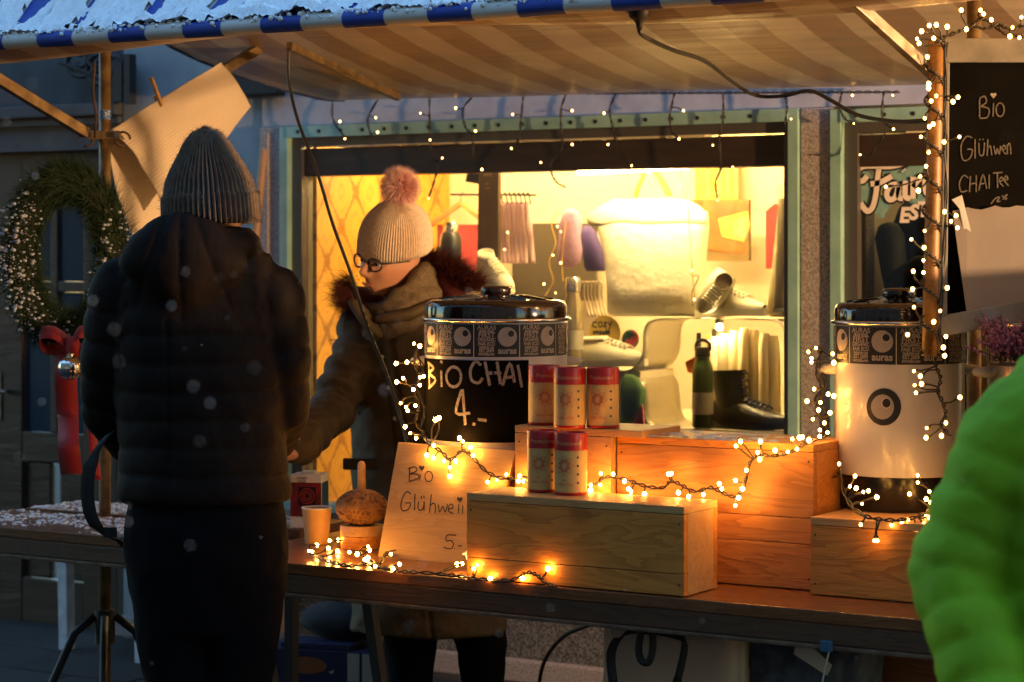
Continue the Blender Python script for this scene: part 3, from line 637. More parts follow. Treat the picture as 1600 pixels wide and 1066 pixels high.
# ---------------------------------------------------------------- tea tins
mat('tin_red', (.42, .012, .012), .35, coat=.2); mat('tin_label', (.60, .40, .13), .5, col2=(.54, .35, .11), ns=20); mat('red_ink', (.50, .05, .03), .6); mat('gold_ink', (.55, .33, .14), .4)
def tin(label, px, d, z0, rot):
    p = L(px, 700, d); r, h = .0395, .147; t = thing('tea_tin', label, 'tin', (p.x, p.y, z0), 'red-lidded tea tins on the crates'); C = V((p.x, p.y, 0))
    MB().lathe(C, [(r * .97, z0 + .0005), (r, z0 + .002), (r, z0 + .0065)], 40).build('base_rim', 'tin_red', t, autosm=40)
    MB().lathe(C, [(r * .985, z0 + .007), (r * .985, z0 + h - .0415)], 40).build('label_wrap', 'tin_label', t, autosm=40)
    MB().lathe(C, [(r, z0 + h - .041), (r, z0 + h - .002), (r * .985, z0 + h), (r * .93, z0 + h), (r * .92, z0 + h - .004), (.001, z0 + h - .004)], 40).build('lid', 'tin_red', t, autosm=40)
    a = math.atan2(-p.y, -p.x) + rot; rr = r * .985 + .0009
    on = lambda u_, v_: V((p.x + rr * math.cos(a + u_ / rr), p.y + rr * math.sin(a + u_ / rr), z0 + v_)); nn = lambda q: V((q.x - p.x, q.y - p.y, 0)).normalized()
    mb = MB(); cz = .070
    def st(pts, w): q = [on(*x) for x in pts]; mb.ribbon(q, w, [nn(x) for x in q])
    for rad, w in ((.0095, .0013), (.0125, .0016), (.0062, .0006)): st([(rad * math.cos(i * .2618), cz + rad * math.sin(i * .2618)) for i in range(25)], w)
    for k in range(8):
        b = k * math.pi / 4; pt = lambda rad, an: (rad * math.cos(b + an), cz + rad * math.sin(b + an))
        st([pt(.0125, -.38), pt(.0175, -.26), pt(.0255, 0), pt(.0175, .26), pt(.0125, .38)], .0009)
    q = text_parts('Indian Chai', .0095, lambda u_, v_: on(u_, .026 + v_), None, None, None, shear=.25); mb.add(q.v, q.f)
    q = text_parts('BIO', .005, lambda u_, v_: on(u_, .036 + v_), None, None, None); mb.add(q.v, q.f)
    o = mb.build('label_print', 'red_ink', t); o['kind'] = 'stuff'
    rr = r + .0009; q = text_parts('Premcowd', .0145, lambda u_, v_: on(u_ + .008, h - .024 + v_), None, None, None, shear=.3)
    o = q.build('lid_lettering', 'gold_ink', t); o['kind'] = 'stuff'
    mk = MB()
    for k in range(4):
        rr = r * .985 + .0009; mk.poly([on(.034 + .003 * math.cos(j * .7854), .03 + k * .02 + .003 * math.sin(j * .7854)) for j in range(8)])
    o = mk.build('label_marks', 'print_black', t); o['kind'] = 'stuff'
for px, d, z, r0, lb in ((850, 5.64, zk + .001, .05, 'red-lidded tea tin on the upright crate, next to the chalk urn'), (890, 5.54, zk + .001, -.28, 'middle tea tin of three standing on the upright crate'), (942, 5.54, zk + .001, -.35, 'tea tin of the upper three, farthest from the chalk urn'),
                     (849, 5.47, .946, -.30, 'tea tin on the long front crate beside the light string plug end'), (892, 5.405, .946, -.42, 'tea tin standing forward on the long front crate')):
    tin(lb, px, d, z, r0)
# ---------------------------------------------------------------- price board
mat('ink', (.012, .009, .008), .7)
sb0 = V((0, 4.79, ZT + .002)); sn_ = V((0, -1, .22)).normalized()
bp_ = lambda x, y: ray_plane(x, y, sb0, sn_)
pts = [bp_(590, 872), bp_(760, 889), bp_(806, 704), bp_(622, 691)]
sg = thing('price_board', 'leaning wooden price board hand-lettered Bio Glühwein 5.-', 'sign', sum(pts, V()) / 4)
low = min(p.z for p in pts); 
MB().slab(pts, -sn_ * .012).build('board', 'board_wood', sg, bevel=.0015)
S = [[(880, 120), (875, 208)], [(866, 132), (908, 118), (925, 140), (882, 162)], [(880, 162), (928, 166), (933, 190), (873, 210)], [(945, 165), (942, 202)], ell(998, 178, 24, 32),
     [(887, 290), (860, 273), (835, 310), (823, 360), (835, 392), (870, 383), (884, 345), (852, 345)], [(912, 285), (908, 390)], [(935, 335), (930, 375), (945, 390), (963, 375), (970, 335)], [(968, 335), (968, 392)], [(950, 300), (954, 318)], [(966, 297), (970, 315)],
     [(1014, 290), (1002, 405)], [(1002, 362), (1028, 345), (1040, 365), (1036, 408)], [(1058, 352), (1065, 402), (1085, 365), (1100, 402), (1115, 350)], [(1122, 382), (1150, 372), (1140, 350), (1122, 365), (1122, 395), (1152, 410)], [(1185, 352), (1183, 408)], [(1210, 357), (1208, 410)],
     [(1170, 545), (1112, 545), (1108, 580), (1138, 578), (1152, 605), (1132, 630), (1090, 620)], [(1155, 626), (1160, 630)], [(1178, 612), (1207, 612)]]
sp0 = sb0 + sn_ * .0012
strokes(lambda x, y: ray_plane(x, y, sp0, sn_), S, .0028, 'lettering', 'ink', sg, 420, 700, 3.9925, lambda p: sn_)
mb = MB()
for h_ in ((955, 126, 18), (1191, 322, 18)): mb.poly([ray_plane(420 + x / 3.9925, 700 + y / 3.9925, sp0, sn_) for x, y in heart(*h_)])
mb.build('hearts', 'ink', sg)['kind'] = 'stuff'
# ---------------------------------------------------------------- small things on the table
mat('paper_cup', (.50, .30, .12), .7, col2=(.46, .27, .10), ns=60); mat('paper_white', (.72, .70, .66), .6)
cp = PZ(495, 850, ZT); t = thing('paper_cup', 'tan paper cup with a white rim standing on the table', 'cup', (cp.x, cp.y, ZT))
MB().loft([(cp + UV * z, V((r, 0, 0)), V((0, r, 0))) for r, z in ((.030, .001), (.0315, .004), (.0395, .095), (.0375, .094), (.030, .010))], 32).build('cup_wall', 'paper_cup', t, autosm=50)
MB().tube([cp + V((.0395 * math.cos(i * math.pi / 16), .0395 * math.sin(i * math.pi / 16), .0968)) for i in range(33)], .0022, 6).build('rim', 'paper_white', t, smooth=True)
mat('box_red', (.35, .02, .02), .35, col2=(.04, .01, .012), ns=14); mat('lens_dark', (.02, .006, .005), .3)
ub = PZ(478, 826, ZT); t = thing('sock_box', 'white and red gift box printed uneek sock beside the paper cup', 'box', (ub.x, ub.y, ZT))
ux, uy = V((.93, .37, 0)).normalized(), V((-.37, .93, 0)).normalized(); C = lambda a_, b_, z: ub + ux * a_ + uy * b_ + UV * z
MB().obox(C(0, .04, .0765), ux * .045, uy * .04, UV * .0755).build('carton', 'paper_white', t, bevel=.001)
MB().obox(C(0, -.0005, .082), ux * .0448, uy * .0008, UV * .048).build('printed_face', 'box_red', t)
MB().obox(C(.004, -.0017, .092), ux * .026, uy * .0006, UV * .026).build('dark_window', 'lens_dark', t)
mb = MB()
for rr in (.021, .014, .008): mb.ribbon([C(.004 + rr * math.cos(j * .35), -.0026, .092 + rr * math.sin(j * .35)) for j in range(19)], .002, -uy)
mb.build('rings', 'red_ink', t)['kind'] = 'stuff'
MB().obox(C(0, .04, .157), ux * .02, uy * .012, UV * .004).build('hang_tab', 'paper_white', t, bevel=.002)
for i, s_ in enumerate(('uneek', 'sock')): text_parts(s_, .013, lambda u_, v_: C(u_ - .012, -.0008, .143 - i * .009 + v_), 'lettering', 'ink', t)
MB().obox(C(.0455, .04, .08), ux * .0008, uy * .036, UV * .05).build('blue_side', mat('blue_print', (.02, .08, .14), .4), t)
mat('twine', (.36, .18, .065), .9, col2=(.22, .10, .035), ns=50, bump=(120, .5, .003))
tw = PZ(565, 856, ZT); t = thing('twine_ball', 'ball of brown twine with a wooden stick in its top', 'twine', (tw.x, tw.y, ZT + .062))
tc_ = tw + UV * .107
MB().sphere(tc_, (.066, .066, .045), 32, 20).build('core', mat('twine_core', (.16, .075, .025), .95), t, smooth=True)
mb = MB(); random.seed(3)
for k in range(46):
    tilt = random.gauss(0, .5) + (math.pi / 2 if k % 3 else .3); az = random.random() * 6.28
    nrm_ = V((math.sin(tilt) * math.cos(az), math.sin(tilt) * math.sin(az), math.cos(tilt))); e1 = nrm_.orthogonal().normalized(); e2 = nrm_.cross(e1); pts = []
    for j in range(41):
        q = e1 * math.cos(j * .157) + e2 * math.sin(j * .157); q = (q + nrm_ * random.uniform(-.0, .0)).normalized(); pts.append(tc_ + V((q.x * .068, q.y * .068, q.z * .0468)))
    mb.tube(pts, .0021, 5, caps=False)
o = mb.build('windings', 'twine', t, smooth=True); o['kind'] = 'stuff'
MB().capsule([tc_ + UV * .03, tc_ + UV * .112], [.0115, .0105], 16).build('stick', 'pine_pale', t, smooth=True)
t = thing('round_box', 'round wooden lidded box under the twine ball', 'box', (tw.x, tw.y, ZT))
MB().lathe(tw, [(.054, .001), (.055, .003), (.055, .033), (.053, .034)], 40).build('tub', 'pine', t, autosm=40)
MB().lathe(tw, [(.057, .035), (.057, .058), (.055, .061), (.001, .0612)], 40).build('lid', 'pine_pale', t, autosm=40)
# little white deer by the board
dq = PZ(733, 893, ZT); t = MB()
t.capsule([dq + V((0, 0, .022)), dq + V((.022, 0, .024))], [.006, .006], 8)
for sx, sy in ((-.001, -.004), (-.001, .004), (.023, -.004), (.023, .004)): t.tube([dq + V((sx, sy, .02)), dq + V((sx, sy, .001))], [.003, .002], 6)
t.capsule([dq + V((-.002, 0, .026)), dq + V((-.009, 0, .042))], [.004, .003], 8); t.capsule([dq + V((-.009, 0, .044)), dq + V((-.018, 0, .041))], [.004, .002], 8); t.tube([dq + V((-.008, 0, .046)), dq + V((-.004, .003, .055))], [.002, .0005], 5)
tag(t.build('deer_figurine', 'frost', smooth=True), 'tiny white deer figurine at the foot of the price board', 'figurine')
# ---------------------------------------------------------------- chalkboard at the right
cb0 = L(1540, 280, 5.05); cn = -FV; cpl = lambda x, y, o=0.: ray_plane(x, y, cb0 + cn * o, cn)
cbt = thing('chalkboard', 'framed chalkboard lettered Bio Glühwein CHAI Tee above the urns', 'chalkboard', cpl(1600, 500))
MB().slab([cpl(1484, 98), cpl(1720, 98), cpl(1720, 498), cpl(1480, 498)], FV * .01).build('slate', 'chalk_black', cbt)
mat('board_frame', (.22, .21, .19), .5, col2=(.15, .14, .12), ns=20)
MB().slab([cpl(1476, 60, .01), cpl(1728, 60, .01), cpl(1728, 97.5, .01), cpl(1476, 97.5, .01)], FV * .022).build('frame_top', 'board_frame', cbt, bevel=.002)
MB().slab([cpl(1475, 98, .012), cpl(1484, 98, .012), cpl(1480, 498, .012), cpl(1469, 498, .012)], FV * .024).build('frame_side', 'board_frame', cbt, bevel=.002)
MB().slab([cpl(1720.5, 98, .012), cpl(1729, 98, .012), cpl(1727, 498, .012), cpl(1720.5, 498, .012)], FV * .024).build('frame_side', 'board_frame', cbt, bevel=.002)
tray = MB().slab([cpl(1466, 496, .05), cpl(1740, 442, .05), cpl(1740, 478, .05), cpl(1468, 527, .05)], FV * .04).build('chalk_tray', 'board_frame', cbt, bevel=.003)
CH = [[(345, 360), (345, 470)], [(345, 357), (375, 345), (385, 380), (350, 405)], [(350, 405), (400, 420), (390, 470), (345, 475)], [(428, 385), (425, 465)], ell(467, 425, 24, 40),
      [(302, 592), (265, 585), (235, 640), (245, 722), (285, 715), (302, 665), (270, 660)], [(318, 600), (318, 715)], [(340, 620), (345, 690), (368, 690), (374, 620)], [(345, 598), (347, 606)], [(365, 597), (367, 605)], [(394, 600), (390, 700)], [(390, 660), (408, 640), (418, 695)], [(430, 640), (440, 690), (450, 655), (462, 690), (470, 640)], [(478, 665), (500, 655), (490, 635), (478, 660), (502, 690)], [(510, 630), (510, 690)], [(510, 642), (525, 625), (532, 690)],
      [(277, 832), (250, 815), (225, 860), (235, 912), (272, 905)], [(290, 820), (285, 915)], [(325, 815), (325, 915)], [(288, 867), (325, 860)], [(340, 905), (365, 810), (387, 895)], [(350, 867), (384, 860)], [(402, 810), (402, 895)], [(425, 802), (482, 797)], [(450, 800), (452, 890)], [(462, 852), (485, 842), (475, 825), (462, 850), (487, 882)], [(492, 845), (513, 837), (502, 817), (492, 845), (517, 877)],
      [(412, 985), (440, 952), (465, 945), (448, 970), (470, 968)], [(478, 935), (492, 950), (480, 958)], [(512, 932), (498, 935), (505, 955), (496, 958)]]
strokes(lambda x, y: cpl(x, y, .0012), CH, .0030, 'chalk_lettering', 'chalk_faint', cbt, 1440, 60, 3.806, lambda p: cn)
mb = MB(); mb.poly([cpl(1440 + x / 3.806, 60 + y / 3.806, .0012) for x, y in heart(427, 340, 18)]); mb.build('chalk_heart', 'chalk', cbt)
pw_ = MB(); tp = [cpl(1488, 330, .006)] + [cpl(1500 + k * 11, 326 - 2 * math.sin(k * 1.7) - (k > 4) * 3, .006) for k in range(1, 20)] + [cpl(1715, 486, .03), cpl(1510, 486, .03)]
pw_.slab(tp, cn * .0015); tag(pw_.build('paper_sheet', mat('kraft_paper', (.24, .21, .19), .8, col2=(.21, .18, .165), ns=6)), 'plain grey paper sheet taped across the lower chalkboard', 'paper')
tpm = MB(); tpm.slab([cpl(1487, 312, .0075), cpl(1503, 305, .0075), cpl(1517, 362, .012), cpl(1508, 370, .012), cpl(1499, 326, .0095)], cn * .001)
tag(tpm.build('tape_strip', mat('tape', (.55, .56, .56), .4)), 'whitish adhesive tape holding the paper sheet to the chalkboard', 'tape')
wp = MB(); wpts = [L(1462, 62, 5.0), L(1461, 180, 5.0), L(1458, 300, 5.0), L(1455, 420, 5.0), L(1452, 556, 5.0)]
wp.tube(wpts, .0165, 14); wood('pole_wood', (.26, .13, .035), (.17, .075, .02), knots=False)
tag(wp.build('wooden_pole', 'pole_wood', smooth=True), 'hanging wooden pole wrapped in lights at the edge of the chalkboard', 'pole')
# heather twigs by the tray
hp = MB(); random.seed(5)
for k in range(60):
    q = L(1585 + random.gauss(0, 16), 560 + random.uniform(-6, 6), 4.95); tip = q + V((random.gauss(0, .03), random.gauss(0, .03), .03 + random.random() * .07)); hp.m = 0; hp.tube([q, (q + tip) / 2 + V((.004, 0, 0)), tip], [.0015, .0012, .0008], 4)
    hp.m = 1
    for j in range(10): r_ = .003 + random.random() * .002; s_ = q.lerp(tip, .3 + .07 * j); hp.sphere(s_ + V((random.gauss(0, .005), random.gauss(0, .005), 0)), r_, 5, 4)
pt_ = hp.build('heather_plant', [mat('twig', (.03, .02, .012), .8), mat('heather', (.20, .03, .10), .8, col2=(.32, .14, .22), ns=80)]); pt_['kind'] = 'stuff'; tag(pt_, 'pink flowering heather sprigs beside the steel urn', 'plant')
# ---------------------------------------------------------------- cables
mat('rubber', (.012, .009, .007), .5)
def cable(label, pts, r=.0055, name='power_cable'):
    return tag(MB().tube(smooth_pts(pts, 5), r, 8).build(name, 'rubber', smooth=True), label, 'cable')
cable('black cable hanging from the awning past the pink pompom hat', [P(451, 76, 5.2), P(452, 130, 5.2), P(466, 190, 5.18), P(496, 270, 5.16), P(520, 350, 5.14), P(549, 430, 5.12), P(574, 510, 5.1), P(606, 590, 5.08), P(628, 660, 5.06), P(640, 710, 5.0)], .0048)
cable('thick brown cable looping along the awning underside to the chalkboard', [P(999, 47, 4.40), P(1008, 58, 4.45), P(1050, 78, 4.8), P(1100, 95, 5.2), P(1140, 125, 5.6), P(1180, 149, 5.9), P(1225, 150, 5.9), P(1265, 142, 5.8), P(1300, 158, 5.6), P(1340, 180, 5.4), P(1400, 190, 5.2), P(1450, 188, 5.06)], .0055)
so = thing('cable_socket', 'black plug socket under the snowy awning hem', 'plug', P(998, 20, 4.40))
MB().lathe(P(999, 46, 4.40), [(.006, 0), (.008, .012), (.013, .02), (.022, .026), (.026, .04), (.024, .06), (.012, .066)], 16).build('housing', 'rubber', so, smooth=True)
MB().bar(P(1000, 12, 4.40), P(1050, 4, 4.43), .03, .02).build('cable_clip', 'rubber', so)
cable('black cable drooping beneath the table toward the granite wall', [P(925, 975, 5.3), P(880, 995, 5.6), P(850, 1035, 5.9), P(840, 1085, 6.0)], .006)
# ---------------------------------------------------------------- towel, clothes peg, broom handle
m = mat('waffle', (.55, .42, .29), .85); n, l, b = nodes(m)
tc = n.new('ShaderNodeTexCoord'); mp = n.new('ShaderNodeMapping'); l.new(tc.outputs['UV'], mp.inputs[0]); sp = n.new('ShaderNodeSeparateXYZ'); l.new(mp.outputs[0], sp.inputs[0])
wv = math_(n, l, 'MULTIPLY', math_(n, l, 'ABSOLUTE', math_(n, l, 'SINE', math_(n, l, 'MULTIPLY', sp.outputs[0], 400))), math_(n, l, 'ABSOLUTE', math_(n, l, 'SINE', math_(n, l, 'MULTIPLY', sp.outputs[1], 400))))
mx = n.new('ShaderNodeMix'); mx.data_type = 'RGBA'; mx.inputs[6].default_value = (.60, .48, .36, 1); mx.inputs[7].default_value = (.78, .66, .52, 1); l.new(wv, mx.inputs[0]); l.new(mx.outputs[2], b.inputs['Base Color'])
bp = n.new('ShaderNodeBump'); bp.inputs['Strength'].default_value = .6; bp.inputs['Distance'].default_value = .004; l.new(wv, bp.inputs['Height']); l.new(bp.outputs[0], b.inputs['Normal'])
def patch(top, bot, left, right, k=.012, seed=0):    # bilinear sheet with soft folds, edges as curves
    def cv(pts, t): q = smooth_pts(pts, 8); f = t * (len(q) - 1); i = min(int(f), len(q) - 2); return q[i].lerp(q[i + 1], f - i)
    def fn(u, v):
        T, B_, Lf, Rt = cv(top, u), cv(bot, u), cv(left, v), cv(right, v)
        p = T * (1 - v) + B_ * v + Lf * (1 - u) + Rt * u - (cv(top, 0) * (1 - u) * (1 - v) + cv(top, 1) * u * (1 - v) + cv(bot, 0) * (1 - u) * v + cv(bot, 1) * u * v)
        return p + V((1, 0, 0)) * (k * math.sin(u * 5 + seed) * v + k * .6 * mn.noise(V((u * 4, v * 4, seed))))
    return fn
def sheet(fn, nu, nv, name, m, parent, th=.002):
    mb = MB(); mb.grid(fn, nu, nv); ob = mb.build(name, m, parent, smooth=True)
    uvl = ob.data.uv_layers.new(name='u')
    W_ = (fn(1, .5) - fn(0, .5)).length; H_ = (fn(.5, 1) - fn(.5, 0)).length
    for lp in ob.data.loops: i = lp.vertex_index; uvl.data[lp.index].uv = ((i % (nu + 1)) / nu * W_, (i // (nu + 1)) / nv * H_)
    so_ = ob.modifiers.new('s', 'SOLIDIFY'); so_.thickness = th; return ob
tt = thing('waffle_towel', 'cream waffle-weave towel draped over the awning brace', 'towel', L(270, 200, 6.4))
XT = pL.x + .035
T_ = lambda x, y, o=0.: PX(x, y, XT + o)
ff = patch([T_(174, 202, -.02), T_(255, 152, -.02), T_(345, 97, -.02)], [T_(262, 330, .05), T_(330, 245, .04), T_(396, 166, .02)], [T_(174, 202, -.02), T_(205, 236, .03), T_(232, 280, .04), T_(262, 330, .05)], [T_(345, 97, -.02), T_(372, 128, .02), T_(396, 166, .02)])
sheet(ff, 40, 30, 'front_flap', 'waffle', tt)
bf = patch([T_(172, 205, -.05), T_(250, 158, -.05), T_(340, 103, -.05)], [T_(206, 376, -.03), T_(270, 366, -.04), T_(352, 330, -.03)], [T_(172, 205, -.05), T_(171, 260, -.05), T_(188, 330, -.04), T_(206, 376, -.03)], [T_(340, 103, -.05), T_(350, 215, -.04), T_(352, 330, -.03)], seed=2)
sheet(bf, 40, 30, 'rear_flap', 'waffle', tt)
pg = thing('clothes_peg', 'small wooden clothes peg clipped on the waffle towel', 'peg', T_(246, 150))
MB().bar(T_(236, 121, .03), T_(253, 166, .035), .011, .009).build('peg_half', 'pine_pale', pg, bevel=.001); MB().bar(T_(240, 150, -.06), T_(249, 164, -.05), .011, .008).build('peg_half', 'pine_pale', pg, bevel=.001)
MB().tube([T_(244, 145, .03), T_(248, 148, -.05)], .003, 6).build('spring', 'steel', pg)
bh = MB(); bh.capsule([P(412, 238, YW - .07), P(394, 420, YW - .10), P(330, 1030, YW - .25)], [.0165, .0165, .0165], 12)
tag(bh.build('broom_handle', wood('broom_wood', (.40, .22, .10), (.26, .13, .05), knots=False), smooth=True), 'wooden broom handle leaning on the grey plaster beside the window', 'handle')
# ---------------------------------------------------------------- wreath
wr = thing('fir_wreath', 'green fir wreath sprinkled with snow on the steel post', 'wreath', L(105, 560, 6.5)); random.seed(11)
wc = L(106, 402, 6.5); wx = RV * .115 + FV * .10; wz = UV * .215
ring = lambda a: wc + wx * math.cos(a) + wz * math.sin(a)
MB().loft([(ring(a), (ring(a) - wc).normalized() * .045, FV * .045) for a in [i * math.pi / 16 for i in range(32)]], 10, close=True).build('straw_ring', mat('fir_dark', (.012, .018, .008), .9), wr, smooth=True)
nd = MB()
for i in range(15000):
    a = random.random() * 6.2832; b = random.random() * 6.2832; er = (ring(a) - wc).normalized(); tg = (ring(a + .05) - ring(a)).normalized()
    p = ring(a) + (er * math.cos(b) - FV * math.sin(b)) * random.uniform(.03, .055); d = (er * math.cos(b) - FV * math.sin(b)) * random.uniform(.2, 1) + tg * random.uniform(.2, 1.3) + V((random.gauss(0, .3), random.gauss(0, .3), random.gauss(0, .3)))
    nd.strand(p, d.normalized() * random.uniform(.03, .07), .0012)
o = nd.build('needles', mat('fir', (.018, .038, .016), .8, spec=.2, col2=(.010, .022, .010), ns=30), wr); o['kind'] = 'stuff'
ws = MB()
for i in range(1000):
    a = random.gauss(math.pi * 1.02, .75) if random.random() < .68 else random.gauss(-.3, .5); b = random.gauss(1.2, .8); er = (ring(a) - wc).normalized()
    if math.sin(a) > .75: continue
    p = ring(a) + (er * math.cos(b) * .9 - FV * abs(math.sin(b))) * random.uniform(.045, .075); r_ = .0012 + .0055 * random.random() ** 3
    ws.sphere(p + V((random.gauss(0, .008), random.gauss(0, .008), random.gauss(0, .008))), (r_ * 1.6, r_ * 1.2, r_ * .8), 6, 4, lambda d, q: q * (1 + .35 * mn.noise(d * 2.3 + p * 40)))
o = ws.build('snow_clumps', mat('frost_dim', (.42, .46, .54), .85), wr, smooth=True); o['kind'] = 'stuff'
mat('ribbon_red', (.42, .010, .012), .6, sheen=.3)
def strip(pts, w, name, parent, wdir=None, m='ribbon_red', th=.0012):
    pts = smooth_pts(pts, 5); mb = MB(); vs = []
    for i, p in enumerate(pts): wd = wdir[i * (len(wdir) - 1) // (len(pts) - 1)] if isinstance(wdir, list) else (wdir or RV); vs += [p - wd * w / 2, p + wd * w / 2]
    mb.add(vs, [(2 * i, 2 * i + 1, 2 * i + 3, 2 * i + 2) for i in range(len(pts) - 1)]); o = mb.build(name, m, parent, smooth=True); s_ = o.modifiers.new('s', 'SOLIDIFY'); s_.thickness = th; return o
rbn = thing('red_ribbon', 'red velvet ribbon bow with a long tail below the wreath', 'ribbon', L(105, 735, 6.38))
strip([L(106, 548, 6.4), L(103, 590, 6.36), L(106, 650, 6.39), L(107, 700, 6.35), L(112, 742, 6.38)], .062, 'tail', rbn, [RV, RV * .97 + FV * .2, RV * .97 - FV * .2, RV, RV * .95 + FV * .2])
strip([L(128, 560, 6.44), L(142, 640, 6.46), L(146, 700, 6.45), L(152, 750, 6.46)], .03, 'tail', rbn, [RV, RV * .7 + FV * .6, RV])
strip([L(112, 538, 6.40), L(84, 520, 6.36), L(62, 522, 6.38), L(74, 544, 6.42), L(112, 542, 6.42)], .05, 'loop', rbn, UV * .7 + FV * .5)
strip([L(112, 538, 6.40), L(122, 520, 6.36), L(138, 522, 6.38), L(135, 548, 6.42), L(112, 542, 6.42)], .05, 'loop', rbn, UV * .7 + FV * .5)
MB().sphere(L(114, 540, 6.37), (.022, .018, .026), 14, 10).build('knot', 'ribbon_red', rbn, smooth=True)
bb = thing('bauble', 'ribbed gold and silver glass bauble hanging on the red bow', 'bauble', L(110, 576, 6.32)); bc = L(110, 575, 6.31)
MB().sphere(bc, .033, 40, 20, lambda d, q: q * (1 + .05 * math.cos(14 * math.atan2(d.y, d.x)))).build('ball', mat('bauble_gold', (.75, .55, .25), .16, metal=1, col2=(.7, .7, .68), ns=14), bb, smooth=True)
MB().lathe(bc + UV * .031, [(.009, 0), (.009, .009)], 10).build('cap', 'silver', bb)
# ---------------------------------------------------------------- under the table
mat('dark_blue', (.008, .012, .055), .6); mat('cream_label', (.45, .42, .33), .7); mat('orange_print', (.24, .075, .02), .6); mat('dark_cloth', (.012, .016, .022), .9)
bx = thing('blue_carton', 'dark blue carton with an oval orange emblem and cream labels under the table', 'box', PZ(500, 1130, 0)); bo = wl(bx)
gx, gy = V((.9, .25, 0)).normalized(), V((-.25, .9, 0)).normalized(); CB = lambda a_, b_, z: bo + gx * a_ + gy * b_ + UV * z
MB().obox(CB(0, .13, .118), gx * .20, gy * .13, UV * .1165).build('carton', 'dark_blue', bx, bevel=.002)
mb = MB(); mb.poly([CB(-.045 + .068 * math.cos(j * .2618), -.0012, .185 + .028 * math.sin(j * .2618)) for j in range(24)]); mb.build('oval_emblem', 'orange_print', bx)
for a_ in (.115, .165): MB().obox(CB(a_, -.0012, .185), gx * .02, gy * .001, UV * .045).build('label', 'cream_label', bx)
MB().obox(CB(-.02, .06, .245), gx * .12, gy * .05, UV * .008).build('flap', 'dark_blue', bx)
db = MB(); db.sphere(CB(.03, .18, .31), (.17, .12, .065), 20, 12, lambda d, q: q * (1 + .2 * mn.noise(d * 2))); tag(db.build('dark_bundle', 'dark_cloth', smooth=True), 'dark cloth bundle lying on the blue carton', 'bundle')
def sack(label, name, cat, x0, x1, ytop, Y, m, depth=.11, seed=1):
    a_, b_ = P(x0, ytop, Y), P(x1, ytop + (x1 - x0) * .07, Y); t = thing(name, label, cat, ((a_.x + b_.x) / 2, Y + depth, 0)); mb = MB()
    cx = (a_.x + b_.x) / 2; hw = (b_.x - a_.x) / 2; rings = []
    for i in range(26):
        s = i / 25; z = .003 + (a_.z - .003) * s; pn = 1 - .35 * s ** 2.5; pts = []
        for k in range(40):
            an = k * math.pi / 20; c_, s_ = math.cos(an), math.sin(an); c2 = math.copysign(abs(c_) ** .5, c_); s2 = math.copysign(abs(s_) ** .5, s_)
            wv_ = .018 * mn.noise(V((c_ * 2.2, s_ * 2.2, s * 3.5 + seed))) + .007 * mn.noise(V((c_ * 7, s_ * 7, s * 9 + seed)))
            pts.append((cx + c2 * (hw + wv_), Y + depth + s2 * (depth * pn + wv_), z + (.02 * mn.noise(V((c_ * 2, s_ * 2, seed))) * s)))
        rings.append(pts)
    mb.add([p for r in rings for p in r], [(i * 40 + k, i * 40 + (k + 1) % 40, (i + 1) * 40 + (k + 1) % 40, (i + 1) * 40 + k) for i in range(25) for k in range(40)] + [tuple(range(39, -1, -1))])
    mb.build('bag_body', m, t, smooth=True); return t
mat('plastic_cream', (.66, .48, .36), .35, col2=(.56, .40, .30), ns=5); mat('grey_cloth', (.13, .15, .20), .9, col2=(.065, .08, .11), ns=30, bump=(200, .3, .003)); mat('strap_black', (.008, .008, .008), .7)
bgc = sack('cream plastic carrier bag with black handles under the serving table', 'carrier_bag', 'bag', 918, 1146, 968, 4.66, 'plastic_cream', .12)
strip([P(958, 1066, 4.635), P(955, 1020, 4.635), P(972, 992, 4.635), P(1010, 984, 4.635), P(1050, 990, 4.635), P(1070, 1005, 4.635), P(1058, 1066, 4.635)], .022, 'handle', bgc, [RV, RV, UV * .7 + RV * .7, UV, UV, RV * .7 - UV * .5, RV], 'strap_black')
MB().tube(smooth_pts([P(1005, 972, 4.62), P(998, 1010, 4.62), P(1002, 1032, 4.62), P(1014, 1034, 4.62), P(1020, 1010, 4.62), P(1018, 972, 4.62)], 5), .009, 8).build('cord_loop', 'strap_black', bgc, smooth=True)
sack('slate grey cloth bag slumped beside the cream carrier bag', 'cloth_bag', 'bag', 1150, 1330, 1003, 4.70, 'grey_cloth', .13, 4)
MB().box((0, 0, 0), (0, 0, 0)); cbx = MB().box((-2.10, 4.95, .003), (-1.70, 5.25, .60)); tag(cbx.build('brown_carton', 'pine_dark', bevel=.003), 'plain brown carton standing under the table near the green coat', 'box')
tg = MB(); tg.slab([P(1245, 1002, 4.70), P(1262, 1005, 4.70), P(1300, 1040, 4.70), P(1292, 1056, 4.70), P(1240, 1022, 4.70)], V((0, .002, 0))); tag(tg.build('paper_tag', 'paper_white'), 'white paper tag hanging below the table edge', 'tag')
cx_ = MB(); q0 = P(1291, 1010, 4.56); cx_.box((q0.x - .012, q0.y - .006, q0.z - .012), (q0.x + .012, q0.y + .009, q0.z + .012)); t = thing('table_clip', 'small blue clip with a white cord on the table edge', 'clip', q0)
cx_.build('clip', mat('clip_blue', (.02, .09, .16), .5), t, bevel=.002); MB().tube([P(1296, 1016, 4.57), P(1290, 1040, 4.6), P(1285, 1066, 4.62), P(1283, 1100, 4.64)], .002, 6).build('cord', 'paper_white', t, smooth=True)

